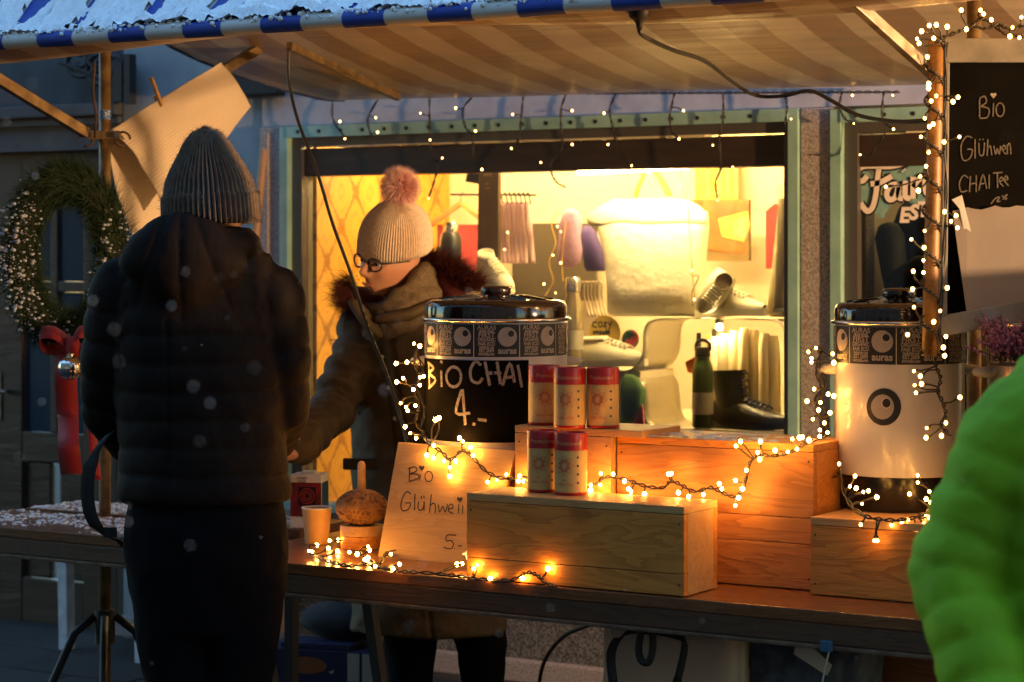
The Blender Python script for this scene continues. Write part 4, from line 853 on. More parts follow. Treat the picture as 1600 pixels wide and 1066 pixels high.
# ---------------------------------------------------------------- pendant lamp at the stall's far bay
lp = thing('pendant_lamp', 'warm pendant lamp hanging from the awning in the far bay of the stall', 'lamp', (1.0, 5.5, 1.62))
MB().lathe((1.0, 5.5, 0), [(.035, 1.86), (.05, 1.85), (.13, 1.76), (.135, 1.75)], 32, caps=False).build('shade', 'enamel_black', lp, smooth=True)
MB().tube([(1.0, 5.5, 1.86), (1.0, 5.5, 2.25)], .004, 6).build('flex', 'rubber', lp)
ld = bpy.data.lights.new('lamp_bulb', 'POINT'); ld.energy = 230; ld.color = (1., .56, .24); ld.shadow_soft_size = .05
lo = bpy.data.objects.new('lamp_bulb', ld); COL.objects.link(lo); lo.parent = lp; lo.location = (0, 0, .06)
MB().sphere((1.0, 5.5, 1.79), (.02, .02, .03), 16, 10).build('bulb_cap', 'silver', lp, smooth=True)
# ---------------------------------------------------------------- the lit shop window
LAMP = (1.0, .67, .25)
mat('tube_glow', (1, .9, .7), .4, emit=LAMP, es=42)
mat('tube_glow2', (1, .9, .7), .4, emit=LAMP, es=30)
tl_ = thing('tube_lamp', 'glowing tube lamp under the dark shutter box of the shop window', 'lamp', P(1080, 258, 7.02))
q0, q1 = P(905, 268, 6.995), P(1236, 250, 6.995)
MB().tube([q0, q1], .0125, 12).build('tube', 'tube_glow', tl_, smooth=True)
MB().box((q0.x, 6.975, q0.z + .016), (q1.x, 7.015, q0.z + .03)).build('fitting', 'grey_frame', tl_)
for px in (925, 1013, 1215): c_ = P(px, 258, 7.02); MB().box((c_.x - .02, 7.0, c_.z + .013), (c_.x + .02, 7.04, c_.z + .05)).build('clip', 'grey_frame', tl_)
t2 = thing('ceiling_lamp', 'second tube lamp on the display ceiling above the wallpapered wall', 'lamp', (-4.5, 7.35, 1.95))
MB().tube([(-5.0, 7.4, 1.965), (-3.5, 7.4, 1.965)], .014, 12).build('tube', 'tube_glow2', t2, smooth=True)
MB().box((-5.02, 7.38, 1.982), (-3.48, 7.42, 1.999)).build('fitting', 'grey_frame', t2)
mat('canvas_white', (.72, .68, .55), .75, col2=(.66, .62, .50), ns=14, bump=(25, .5, .012)); mat('strap_yellow', (.55, .30, .03), .6)
mat('leather_white', (.62, .60, .46), .45, col2=(.56, .54, .40), ns=30); mat('sole_white', (.66, .64, .52), .5); mat('inside_dark', (.42, .38, .26), .9)
mat('lilac', (.40, .25, .42), .85, col2=(.33, .20, .36), ns=60); mat('purple', (.055, .035, .16), .85); mat('pinkish', (.52, .33, .36), .8, col2=(.44, .28, .33), ns=10)
mat('red_cloth', (.48, .03, .03), .8); mat('brown_board', (.075, .045, .018), .6, col2=(.06, .035, .014), ns=8); mat('bottle_black', (.018, .018, .016), .3); mat('bottle_green', (.055, .11, .03), .35); mat('label_cream', (.55, .50, .38), .6)
mat('boot_black', (.022, .018, .012), .3, coat=.3, bump=(60, .2, .003)); mat('sheet_metal', (.42, .38, .28), .32, metal=.55); mat('khaki', (.34, .29, .16), .85, col2=(.26, .22, .12), ns=18, bump=(120, .3, .003)); mat('yellow_card', (.55, .40, .06), .6); mat('cream_cloth', (.78, .66, .40), .85, col2=(.66, .54, .30), ns=6)
mat('green_knit', (.04, .09, .02), .9, bump=(160, .5, .004)); mat('pink_knit', (.50, .10, .12), .9, bump=(160, .5, .004)); mat('hanger', (.35, .28, .18), .4, metal=.3); mat('orange_paint', (.50, .12, .02), .6, col2=(.38, .08, .015), ns=9)
deck = thing('display_plinth', 'cream display plinth raising the boots and bottles in the window', 'plinth', (-3.75, 7.3, .545))
zd = ZA(1175, 671, 7.06)
MB().box((XA(900, 7.0), 6.98, .546), (xb - .07, 7.86, zd)).build('plinth_block', 'deck', deck, bevel=.004)
def lofted(rows, Y, dep, n=32, sq=.55):            # rows: (py, x0, x1, depth factor); soft rectangular body at plane Y
    mb = MB(); vs = []
    for py, x0, x1, df in rows:
        a_, b_ = P(x0, py, Y), P(x1, py, Y); c_ = (a_ + b_) / 2 + V((0, dep * .5, 0)); hw = (b_.x - a_.x) / 2
        for k in range(n):
            an = k * 2 * math.pi / n; c2, s2 = math.cos(an), math.sin(an); vs.append(c_ + V((math.copysign(abs(c2) ** sq, c2) * hw, math.copysign(abs(s2) ** sq, s2) * dep * .5 * df, 0)))
    m_ = len(rows); return mb.add(vs, [(i * n + k, i * n + (k + 1) % n, (i + 1) * n + (k + 1) % n, (i + 1) * n + k) for i in range(m_ - 1) for k in range(n)] + [tuple(range(n - 1, -1, -1)), tuple((m_ - 1) * n + k for k in range(n))])
bag = thing('rolltop_backpack', 'bright white roll-top backpack hanging by yellow straps in the window', 'backpack', P(1012, 494, 7.12))
lofted([(494, 945, 1080, .6), (488, 938, 1084, .9), (450, 938, 1084, 1), (400, 934, 1085, 1), (370, 926, 1088, .9), (352, 921, 1091, .75), (338, 922, 1091, .6), (330, 924, 1090, .5)], 7.12, .13).build('body', 'canvas_white', bag, smooth=True)
lofted([(352, 918, 1093, .8), (348, 914, 1096, 1), (340, 912, 1097, 1), (330, 920, 1092, .9), (322, 934, 1084, .8), (316, 945, 1074, .6), (312, 952, 1068, .3)], 7.134, .072, 48).build('rolled_top', 'canvas_white', bag, smooth=True)
for o_ in bag.children[:2]:
    for v_ in o_.data.vertices: v_.co += V((mn.noise(v_.co * 9), mn.noise(v_.co * 9 + V((5, 0, 0))), mn.noise(v_.co * 11 + V((0, 7, 0))))) * .009
strip([P(993, 308, 7.16), P(998, 290, 7.15), P(1010, 262, 7.14)], .018, 'strap', bag, RV, 'strap_yellow'); strip([P(1046, 306, 7.16), P(1034, 284, 7.15), P(1016, 260, 7.14)], .026, 'strap', bag, RV, 'strap_yellow')
MB().tube(smooth_pts([P(1011, 243, 7.14), P(1010, 262, 7.14), P(1014, 271, 7.14), P(1020, 264, 7.14)], 5), .004, 8).build('hook', 'sole_white', bag, smooth=True)
MB().tube(smooth_pts([P(1082, 412, 7.1), P(1081, 430, 7.08), P(1092, 432, 7.08), P(1082, 455, 7.1), P(1083, 478, 7.1)], 4), .003, 6).build('side_cord', 'khaki', bag, smooth=True)
def shoe(name, label, toe, heel, up, m, sole, hgt, shaft=0., lace='sole_white', w=.048):
    toe, heel = V(toe), V(heel); ln = (toe - heel).length; ex = (toe - heel) / ln; ez = (up - ex * up.dot(ex)).normalized(); ey = ez.cross(ex)
    t = thing(name, label, 'boot' if shaft else 'shoe', (toe + heel) / 2, None)
    at = lambda s, y, z: heel + ex * s * ln + ey * y + ez * z
    ws = lambda s: w * (.62 + .38 * math.sin(math.pi * min(1, s * .95 + .12)) ** .7) * (1 if s < .8 else math.sqrt(max(.02, 1 - ((s - .8) / .215) ** 2)))
    sl = MB(); N = 18; out = [at(i / N, ws(i / N), 0) for i in range(N + 1)] + [at(1 - i / N, -ws(1 - i / N), 0) for i in range(N + 1)]
    sl.slab(out, ez * .026); sl.build('sole', sole, t, autosm=50)
    up_ = MB(); vs = []; M_ = 14
    for i in range(N + 1):
        s = i / N; hh = hgt * (1. if s < .3 else 1 - .52 * min(1, (s - .3) / .45) if s < .75 else .48 - .30 * (s - .75) / .25)
        if s < .06: hh *= .85 + s * 2.5
        for k in range(M_ + 1):
            a_ = math.pi * k / M_; vs.append(at(s * .985 + .005, ws(s) * .97 * math.cos(a_) * (1 - .25 * math.sin(a_) ** 2), .0262 + hh * math.sin(a_) ** .75))
    up_.add(vs, [(i * (M_ + 1) + k, i * (M_ + 1) + k + 1, (i + 1) * (M_ + 1) + k + 1, (i + 1) * (M_ + 1) + k) for i in range(N) for k in range(M_)]); up_.build('upper', m, t, smooth=True)
    if shaft:
        MB().loft([(at(.23 + .02 * math.sin(k), 0, .0262 + hgt * .5 + shaft * k / 6), ex * (.052 + .004 * k / 6) * ln / .25, ey * w * .8) for k in range(7)], 20, False).build('shaft', m, t, smooth=True)
    else:
        MB().loft([(at(.2, 0, .0262 + hgt * .86), ex * .2 * ln, ey * w * .7), (at(.2, 0, .0262 + hgt * 1.12), ex * .19 * ln, ey * w * .62), (at(.2, 0, .0262 + hgt * 1.02), ex * .16 * ln, ey * w * .5), (at(.2, 0, .0262 + hgt * .95), ex * .1 * ln, ey * w * .3)], 20).build('collar', m, t, smooth=True)
        MB().loft([(at(.2, 0, .0262 + hgt * 1.03), ex * .155 * ln, ey * w * .48), (at(.2, 0, .0262 + hgt * 1.035), ex * .15 * ln, ey * w * .46)], 16).build('lining', 'inside_dark', t)
    for k in range(6):
        s = .40 + k * .065; hh = hgt * (1 - .52 * min(1, (s - .3) / .45)); a_, b_ = at(s, -w * .48, .0262 + hh * .98), at(s + .02, w * .48, .0262 + hh * .98)
        MB().tube(smooth_pts([a_, (a_ + b_) / 2 + ez * .011, b_], 3), .0042, 6).build('lace', lace, t, smooth=True)
    if shaft:
        for k in range(5):
            z = .0262 + hgt * .75 + shaft * k / 5.5; MB().tube([at(.43, -w * .45, z), at(.47, 0, z + .008), at(.43, w * .45, z)], .0035, 6).build('lace', lace, t, smooth=True)
    return t
shoe('sneaker', 'pale leather sneaker tilted against another on the upper shelf', P(1092, 488, 7.05), P(1136, 428, 7.10), V((.75, -.5, .55)), 'leather_white', 'sole_white', .085)
shoe('sneaker', 'pale leather sneaker lying flat on the upper shelf beneath its pair', P(1196, 494, 7.06), P(1098, 494, 7.16), UV, 'leather_white', 'sole_white', .075)
shoe('sneaker', 'white sneaker in front of the yellow Cozy inside card', P(1010, 572, 7.05), P(912, 574, 7.10), UV, 'leather_white', 'sole_white', .075)
shoe('sneaker', 'overexposed white shoe standing behind the fur hood', P(800, 462, 7.25), P(757, 440, 7.3), V((-.4, -.2, .9)), 'canvas_white', 'sole_white', .10)
shoe('ankle_boot', 'black leather lace-up ankle boot in the shop window', P(1232, 671, 7.0), P(1118, 671, 7.10), UV, 'boot_black', 'boot_black', .085, .135, 'boot_black', .043)
sh1 = thing('shoe_stand', 'cream block under the white sneaker and the round card', 'stand', P(950, 590, 7.1)); MB().box((XA(903, 7.04), 7.04, zd + .001), (XA(1000, 7.04), 7.3, ZA(950, 578, 7.08))).build('block', 'deck', sh1, bevel=.004)
def lathe_px(px, Y, prof, m, name, parent, n=28):   # prof: (half width px, py)
    c_ = P(px, 500, Y); s = (P(px + 10, 500, Y) - P(px, 500, Y)).length / 10 * .92
    return MB().lathe((c_.x, Y, 0), [(r * s, ZA(px, py, Y)) for r, py in prof], n).build(name, m, parent, autosm=50)
def bottle(label, px, Y, rows, m, cap, cm='bottle_black', lab=None):
    t = thing('drinking_bottle', label, 'bottle', P(px, rows[0][1], Y)); lathe_px(px, Y, rows, m, 'flask', t); lathe_px(px, Y, cap, cm, 'cap', t)
    if lab: lathe_px(px, Y, lab, 'label_cream', 'label', t)
    return t
bg_ = bottle('green drinking bottle with cream label and black loop cap', 1098, 7.0, [(14, 668), (16, 666), (16, 580), (14, 570), (11, 562), (11, 558)], 'bottle_green', [(12, 557.5), (12, 546), (9, 542)], lab=[(16.3, 647), (16.3, 613)])
MB().tube(smooth_pts([P(1088, 548, 7.0), P(1089, 536, 7.0), P(1098, 531, 7.0), P(1108, 536, 7.0), P(1109, 548, 7.0)], 5), .007, 8).build('cap_loop', 'bottle_black', bg_, smooth=True)
bk = bottle('black drinking bottle hung with a teal tag behind the pompom hat', 704, 7.45, [(15, 412), (16, 410), (16, 374), (13, 366), (11, 363)], 'bottle_black', [(11, 362.5), (11, 350), (10, 347)], 'silver')
MB().slab([P(682, 386, 7.40), P(691, 386, 7.40), P(691, 400, 7.40), P(682, 400, 7.40)], V((0, .001, 0))).build('tag', mat('teal', (.03, .16, .14), .6), bk); MB().tube([P(687, 386, 7.40), P(690, 366, 7.41), P(698, 352, 7.42)], .0015, 5).build('tag_string', 'canvas_white', bk)
bottle('clear steel bottle catching the window light above the tea tins', 895, 7.0, [(15, 560), (15, 478), (10, 462), (10, 456)], mat('bottle_clear', (.62, .52, .30), .12, metal=.7), [(11, 455.5), (11, 436), (9, 433)], 'silver', lab=[(15.3, 546), (15.3, 516)])
def flat(name, label, cat, pts, Y, m, th=.012, wav=0.):
    mb = MB(); mb.slab([P(x, y, Y) for x, y in pts], V((0, th, 0))); return tag(mb.build(name, m, bevel=min(.002, th * .2)), label, cat)
bnr = thing('product_banner', 'tall dark brown product panel with small print in the window', 'panel', P(762, 420, 7.35))
MB().slab([P(x, y, 7.35) for x, y in ((748, 250), (779, 250), (779, 430), (745, 430))], V((0, .02, 0))).build('board', 'brown_board', bnr, bevel=.002)
mat('tan_print', (.34, .24, .10), .6)
for s_, py, sz in (('AU', 262, .022), ('RAS', 273, .022), ('fair', 287, .012), ('wear', 294, .012)): c_ = P(762, py, 7.348); text_parts(s_, sz, lambda u_, v_: c_ + V((u_, 0, v_)), 'print', 'tan_print', bnr)
flat('hang_card', 'small black card hanging beside the dark product panel', 'card', [(733, 249), (750, 250), (748, 288), (727, 284)], 7.30, 'bottle_black', .003)
rk = thing('garment_rail', 'thin black rail sticking out of the dark product panel', 'rail', P(740, 304, 7.3)); MB().tube([P(704, 304, 7.33), P(838, 305, 7.42)], .004, 8).build('rod', 'iron', rk)
random.seed(21)
for k in range(7):
    x0 = 782 + k * 7.2; t = thing('lilac_garment', 'pale lilac knit strip hanging from the thin rail among its row', 'garment', P(x0, 408, 7.40), 'lilac garments on the rail')
    strip([P(x0 + 1, 316, 7.40), P(x0 + 2 + random.uniform(-1, 1), 350, 7.39), P(x0 + 3 + random.uniform(-2, 2), 380, 7.40), P(x0 + 5 + random.uniform(-2, 3), 411, 7.38)], .022, 'cloth', t, [RV * .8 + FV * .4, RV * .8 - FV * .4, RV], 'pinkish', .006)
    MB().tube(smooth_pts([P(x0 - 2, 304, 7.40), P(x0, 301, 7.40), P(x0 + 2, 308, 7.40), P(x0 + 4, 318, 7.38)], 3), .003, 6).build('hook', 'iron', t, smooth=True)
hg = thing('clothes_hanger', 'pale wooden hanger with a red garment behind the black bottle', 'hanger', P(715, 400, 7.6))
for a_, b_ in (((672, 352), (720, 318)), ((720, 318), (760, 348))): MB().bar(P(*a_, 7.6), P(*b_, 7.6), .016, .02).build('arm', 'pine_pale', hg, bevel=.003)
MB().tube([P(720, 318, 7.6), P(720, 305, 7.6), P(724, 300, 7.6)], .003, 6).build('hook', 'steel', hg)
flat('red_garment', 'coral red garment folded under the pale wooden hanger', 'garment', [(683, 351), (748, 351), (748, 425), (683, 425)], 7.62, mat('coral', (.50, .07, .07), .85, col2=(.42, .05, .06), ns=30), .03)
flat('dark_back_panel', 'dark grey panel on the back wall behind the lilac hat', 'panel', [(800, 349), (930, 349), (930, 470), (800, 470)], 7.8, mat('dark_panel', (.07, .055, .03), .7), .02)
def hat_shape(label, pts, Y, m, name='knit_hat'):
    rows = pts; return tag(lofted([(py, x0, x1, f) for py, x0, x1, f in rows], Y, .06, sq=.85).build(name, m, smooth=True), label, 'hat')
hat_shape('lilac knit hat hanging on the window back wall', [(418, 874, 890, .4), (410, 866, 899, .9), (390, 866, 902, 1), (370, 869, 899, 1), (350, 869, 902, 1), (335, 873, 899, .8), (326, 880, 891, .4)], 7.35, 'lilac')
hat_shape('dark purple knit hat half behind the white backpack', [(424, 912, 938, .6), (418, 908, 940, .9), (390, 905, 934, 1), (365, 903, 925, .9), (353, 906, 916, .4)], 7.42, 'purple')
for k in range(6):
    x0 = 909 + k * 5.5; tag(MB().tube(smooth_pts([P(x0 - 3, 448, 7.3), P(x0, 440, 7.3), P(x0 + 4, 446, 7.3), P(x0 + 3, 458, 7.3), P(x0 + 6, 472, 7.3), P(x0 + 12, 494, 7.25)], 4), .0036, 6).build('wire_hanger', 'hanger', smooth=True), 'wire hanger in the short row left of the white backpack', 'hanger', 'wire hangers in the window')
rd = thing('round_card', 'round yellow card hand-lettered Cozy inside above the white sneaker', 'card', P(945, 545, 7.16)); cc = P(945, 521, 7.16)
MB().lathe(cc, [(.064, 0), (.064, .004)], 36, V((1, 0, 0)), UV, V((0, 1, 0))).build('disc', 'yellow_card', rd)
CZ = [[(212, 256), (190, 255), (184, 280), (212, 285)], ell(232, 268, 11, 16), [(252, 258), (271, 256), (252, 281), (273, 281)], [(281, 250), (288, 272)], [(303, 248), (284, 306)], [(190, 307), (188, 331)], [(200, 310), (200, 332)], [(200, 316), (214, 310), (216, 332)], [(237, 308), (225, 315), (236, 324), (224, 332)], [(245, 311), (245, 331)], ell(258, 322, 8, 9), [(270, 292), (268, 331)], [(277, 321), (290, 315), (281, 308), (276, 322), (291, 331)], [(252, 349), (262, 345), (262, 354), (256, 359)]]
strokes(lambda x, y: P(x, y, 7.1585), CZ, .0055, 'lettering', 'ink', rd, 880, 440, 3.9925, lambda p: V((0, -1, 0)))
MB().bar(cc + V((0, .006, -.06)), cc + V((0, .006, -.13)), .008).build('stake', 'pine_pale', rd)
yb = tag(MB().sphere(P(985, 530, 7.2), (.032, .03, .034), 20, 14).build('yarn_ball', mat('yarn', (.02, .10, .05), .8, col2=(.5, .05, .07), ns=14, contrast=(.48, .52)), smooth=True), 'multicoloured yarn ball beside the round yellow card', 'yarn')
def extrude(pts, Y0, Y1, th, name, m, parent):
    q = smooth_pts([V((x, y, 0)) for x, y in pts], 4); mb = MB(); mb.grid(lambda u, v: P(q[round(u * (len(q) - 1))].x, q[round(u * (len(q) - 1))].y, Y0) + V((0, (Y1 - Y0) * v, 0)), len(q) - 1, 6)
    o = mb.build(name, m, parent, smooth=True); s_ = o.modifiers.new('s', 'SOLIDIFY'); s_.thickness = th; return o
cs = thing('curved_stand', 'grey curved metal display stand left of the green bottle', 'stand', P(1040, 668, 7.1))
extrude([(1092, 496), (1060, 496), (1026, 498), (1010, 506), (1005, 522), (1004, 546), (998, 565), (984, 577), (966, 581)], 7.02, 7.3, .004, 'upper_sheet', 'sheet_metal', cs)
extrude([(975, 584), (990, 588), (1001, 600), (1005, 622), (1008, 650), (1022, 666), (1072, 668)], 7.02, 7.3, .004, 'lower_sheet', 'sheet_metal', cs)
rs = thing('rounded_shelf', 'rounded cream shelf module holding the pale sneakers on top', 'shelf', P(1160, 671, 7.05))
extrude([(1086, 496), (1130, 497), (1190, 498), (1214, 501), (1226, 515), (1229, 545), (1229, 630), (1226, 655), (1216, 667), (1200, 671)], 7.10, 7.34, .006, 'shelf_sheet', 'deck', rs)
dr = thing('draped_shirt', 'cream shirt draped inside the rounded shelf behind the black boot', 'garment', P(1160, 660, 7.25))
for x0, w_, sd in ((1112, .05, 1), (1126, .06, 2), (1142, .05, 3), (1158, .06, 4), (1174, .06, 5), (1190, .055, 6), (1204, .04, 7)):
    top = 512 + abs(x0 - 1160) * .30
    lofted([(668, x0 - 9, x0 + 10, .8), (620, x0 - 8, x0 + 9 + sd % 3, 1), (560, x0 - 8 - sd % 2, x0 + 9, 1), (top + 14, x0 - 8, x0 + 8, .9), (top, x0 - 6, x0 + 6, .5)], 7.13 + .012 * (sd % 2), .05, 16, .9).build('fold', 'cream_cloth', dr, smooth=True)
for x0, t0, lb_ in ((1108, 524, 'yellow strap rising behind the green bottle cap'), (1116, 514, 'dark strap nearest the draped cream shirt behind the bottle'), (1092, 520, 'dark strap behind the green bottle, beside the metal stand')): flat('hanging_strap', lb_, 'strap', [(x0 - 4, t0), (x0 + 3, t0), (x0 + 2, 556), (x0 - 5, 556)], 7.17, 'bottle_black' if x0 != 1108 else 'strap_yellow', .006)
flat('orange_scrap', 'orange cloth scrap tucked behind the green bottle', 'cloth', [(1070, 566), (1088, 556), (1090, 586), (1074, 582)], 7.2, 'orange_paint', .01)
gs = thing('green_scarf', 'dark green knit scarf draped behind the tea tins', 'scarf', P(985, 660, 7.0)); lofted([(664, 966, 990, .7), (640, 966, 1000, 1), (610, 966, 1002, 1), (592, 968, 992, .7), (586, 972, 984, .3)], 6.985, .05).build('cloth', 'green_knit', gs, smooth=True)
flat('pink_scarf', 'pink ribbed scarf end below the green scarf', 'scarf', [(988, 664), (1003, 632), (1006, 664)], 6.975, 'pink_knit', .01)
pc = thing('picture', 'painted picture of an orange chair and plants leaning in the window', 'picture', P(1130, 400, 7.7)); pp_ = lambda x, y, o=0: P(x, y, 7.7 - o)
MB().slab([pp_(1078, 312), pp_(1170, 312), pp_(1170, 408), pp_(1078, 408)], V((0, .02, 0))).build('canvas', mat('painting_ground', (.13, .085, .03), .7, col2=(.22, .15, .04), ns=9), pc)
for nm, pts, m_, o in (('painted_frame', [(1076, 312), (1098, 312), (1098, 408), (1078, 408)], 'orange_paint', .002), ('painted_chair', [(1107, 332), (1116, 330), (1124, 372), (1166, 386), (1164, 396), (1130, 394), (1101, 388), (1112, 378)], 'orange_paint', .003), ('painted_cushion', [(1122, 342), (1168, 330), (1172, 352), (1162, 378), (1128, 370)], 'yellow_card', .004), ('painted_cushion', [(1146, 344), (1168, 338), (1166, 372), (1148, 374)], 'khaki', .005)):
    MB().slab([pp_(x, y, o) for x, y in pts], V((0, .0008, 0))).build(nm, m_, pc)
ybp = thing('yellow_crate', 'upright yellow board with dark slots on the back wall', 'board', P(1130, 312, 7.82))
MB().slab([P(x, y, 7.82) for x, y in ((1086, 256), (1152, 256), (1152, 312), (1086, 312))], V((0, .02, 0))).build('board', 'yellow_card', ybp)
for x0 in (1104, 1122, 1134, 1148): MB().slab([P(x, y, 7.816) for x, y in ((x0, 262), (x0 + 5, 262), (x0 + 5, 308), (x0, 308))], V((0, .003, 0))).build('slot', 'khaki', ybp)
kb = thing('khaki_backpack', 'khaki canvas backpack hanging at the window edge with a dark strap', 'backpack', P(1215, 494, 7.15))
lofted([(496, 1196, 1238, .5), (488, 1192, 1240, .9), (440, 1199, 1240, 1), (380, 1206, 1240, 1), (318, 1211, 1240, .8), (300, 1207, 1240, .8), (290, 1209, 1240, .7), (284, 1222, 1238, .4)], 7.12, .10).build('body', 'khaki', kb, smooth=True)
strip([P(1222, 310, 7.115), P(1220, 380, 7.11), P(1218, 440, 7.11), P(1216, 482, 7.115)], .028, 'strap', kb, RV, mat('strap_brown', (.10, .08, .04), .8)); MB().obox(P(1216, 484, 7.113), RV * .018, FV * .004, UV * .005).build('buckle', 'silver', kb)
flat('red_coat', 'bright red garment hanging behind the khaki backpack', 'garment', [(1196, 330), (1210, 318), (1222, 326), (1222, 420), (1196, 420)], 7.5, 'red_cloth', .03)
# lettering on the second window: white script with a black edge on pale blue splashes
mat('vinyl_white', (.8, .72, .68), .5); mat('vinyl_black', (.008, .008, .008), .5); mat('vinyl_blue', (.16, .34, .36), .6, col2=(.24, .42, .40), ns=30)
lw = thing('window_lettering', 'white script lettering Fair EST on blue paint splashes on the glass', 'lettering', P(1400, 330, YW + .03)); YG = YW + .0335
g2 = lambda x, y, o: P(1200 + x / 3.9925, 200 + y / 3.9925, YG - o)
mb = MB()
for cx, cy, rx, ry, sd in ((610, 420, 70, 90, 1), (830, 240, 190, 65, 2), (900, 370, 150, 100, 3), (700, 480, 60, 60, 4), (815, 160, 45, 22, 5), (600, 330, 55, 60, 6), (712, 548, 18, 16, 7), (683, 549, 9, 9, 8), (960, 440, 70, 30, 9)):
    mb.poly([g2(cx + rx * (1 + .16 * mn.noise(V((math.cos(k * .2618) * 2, math.sin(k * .2618) * 2, sd)))) * math.cos(k * .2618), cy + ry * (1 + .16 * mn.noise(V((math.cos(k * .2618) * 2, math.sin(k * .2618) * 2, sd + 9)))) * math.sin(k * .2618), .0004 * sd + .0002) for k in range(24)])
mb.build('blue_splashes', 'vinyl_blue', lw)['kind'] = 'stuff'
FS = [[(940, 187), (860, 217), (760, 240), (640, 237), (580, 247), (555, 285), (562, 318), (590, 332), (618, 300)], [(692, 252), (682, 330), (672, 420), (652, 495), (622, 520), (592, 492), (578, 466)], [(640, 350), (700, 340), (772, 302)], [(806, 352), (765, 360), (740, 410), (758, 448), (796, 430), (815, 362), (815, 430), (842, 440)], [(858, 330), (856, 425), (888, 440)], [(905, 305), (905, 442)], [(905, 370), (940, 322), (975, 312), (985, 400), (1010, 412)], [(846, 262), (850, 268)]]
for nm, m_, w_, o in (('lettering_edge', 'vinyl_black', .030, .005), ('lettering', 'vinyl_white', .018, .0062)):
    strokes(lambda x, y: g2(x, y, o), FS, w_, nm, m_, lw, 0, 0, 1., lambda p: V((0, -1, 0)))
for k, ch in enumerate('EST'):
    c_ = g2(848 + k * 58, 548 - k * 18, .004); text_parts(ch, .066, lambda u_, v_: c_ + V((u_, 0, v_)), 'block_letter', 'vinyl_white', lw, bold=.003, shear=.15)
# dark coat on show behind the lettering
dc = thing('display_coat', 'dark olive coat on show behind the lettered window', 'garment', P(1430, 600, 7.2))
lofted([(640, 1370, 1480, .8), (560, 1362, 1490, 1), (480, 1372, 1500, 1), (400, 1388, 1500, 1), (350, 1385, 1480, .9), (325, 1392, 1440, .6), (312, 1402, 1430, .4)], 7.15, .2).build('coat_body', mat('olive_dark', (.022, .022, .014), .8, bump=(30, .4, .01)), dc, smooth=True)
MB().capsule([P(1390, 370, 7.12), P(1400, 440, 7.05), P(1438, 415, 7.0)], [.05, .045, .035], 14).build('sleeve', 'olive_dark', dc, smooth=True)

sp_b = thing('shelf_spotlight', 'small glowing spot bulb under the rounded cream shelf', 'lamp', P(1124, 510, 7.11))
MB().sphere(P(1124, 511, 7.11), .011, 14, 10).build('bulb', mat('spot_glow', (1, .9, .7), .4, emit=LAMP, es=150), sp_b, smooth=True)
MB().lathe(P(1124, 505, 7.11), [(.013, 0), (.016, .012), (.006, .02)], 14).build('housing', 'grey_frame', sp_b)

t3 = thing('ceiling_lamp', 'dim tube lamp on the ceiling of the lettered window', 'lamp', (-2.6, 7.2, 1.95))
MB().tube([(-2.9, 7.3, 1.97), (-2.4, 7.3, 1.97)], .012, 12).build('tube', mat('tube_dim', (1, .9, .7), .4, emit=LAMP, es=5), t3, smooth=True)
MB().box((-2.92, 7.28, 1.984), (-2.38, 7.32, 1.999)).build('fitting', 'grey_frame', t3)
# ---------------------------------------------------------------- people
mat('skin', (.50, .26, .16), .5, col2=(.44, .20, .12), ns=9); mat('lip', (.36, .12, .09), .5); mat('eye_white', (.6, .58, .55), .3); mat('iris', (.03, .02, .015), .2)
mat('puffer_brown', (.012, .0075, .0055), .75, col2=(.008, .005, .004), ns=12, bump=(28, .35, .010), spec=.10); mat('trousers_black', (.004, .004, .005), .95, bump=(40, .25, .006), spec=.08); mat('shoe_black', (.01, .01, .01), .5)
mat('knit_grey', (.20, .135, .085), .95, spec=.1, col2=(.12, .08, .05), ns=70, sheen=.4); mat('hair_brown', (.16, .075, .03), .5); mat('maroon', (.09, .012, .012), .9)
mat('parka', (.090, .056, .017), .75, col2=(.06, .042, .02), ns=7, bump=(26, .5, .012)); mat('parka_dark', (.03, .022, .012), .8); mat('scarf', (.16, .115, .065), .95, col2=(.10, .07, .04), ns=160, bump=(220, .7, .004)); mat('knit_cream', (.82, .69, .55), .95, col2=(.68, .56, .44), ns=90, spec=.1); mat('pompom', (.88, .58, .55), .9, spec=.1); mat('fur_red', (.085, .016, .012), .8, spec=.2, col2=(.03, .009, .008), ns=60)
mat('green_puffer', (.22, .45, .012), .7, spec=.2, col2=(.17, .35, .010), ns=6, bump=(28, .3, .01))
def seg_d(p, a, b):
    ab = b - a; t = max(0, min(1, (p - a).dot(ab) / ab.dot(ab))); return (p - a - ab * t).length, t
def R4(px, py, d, hw, dep, tilt=0.):                 # a torso ring measured at distance d: half width in photo pixels, depth in metres
    return (L(px, py, d), RV * (hw * d / FPX) + FV * tilt, FV * dep)
def hand(mb, wrist, fwd, palm, side, s=1.):           # palm with four bent fingers and a thumb
    fwd, palm = fwd.normalized(), palm.normalized(); sd = fwd.cross(palm).normalized() * side
    mb.capsule([wrist, wrist + fwd * .045 * s, wrist + fwd * .075 * s], [.026 * s, .036 * s, .034 * s], 14, .55)
    for k, ln in enumerate((.070, .080, .076, .060)):
        b = wrist + fwd * .078 * s + sd * (k - 1.5) * .019 * s; m1 = b + (fwd * .9 + palm * .25) * ln * .45 * s; m2 = m1 + (fwd * .6 + palm * .8) * ln * .35 * s; m3 = m2 + (fwd * .2 + palm) * ln * .25 * s
        mb.capsule([b - fwd * .02 * s, b, m1, m2, m3], [.0095 * s, .0095 * s, .009 * s, .0085 * s, .0075 * s], 8)
    b = wrist + fwd * .02 * s - sd * .03 * s; mb.capsule([b, b - sd * .02 * s + fwd * .025 * s, b - sd * .022 * s + fwd * .052 * s + palm * .012 * s], [.012 * s, .0105 * s, .009 * s], 8)
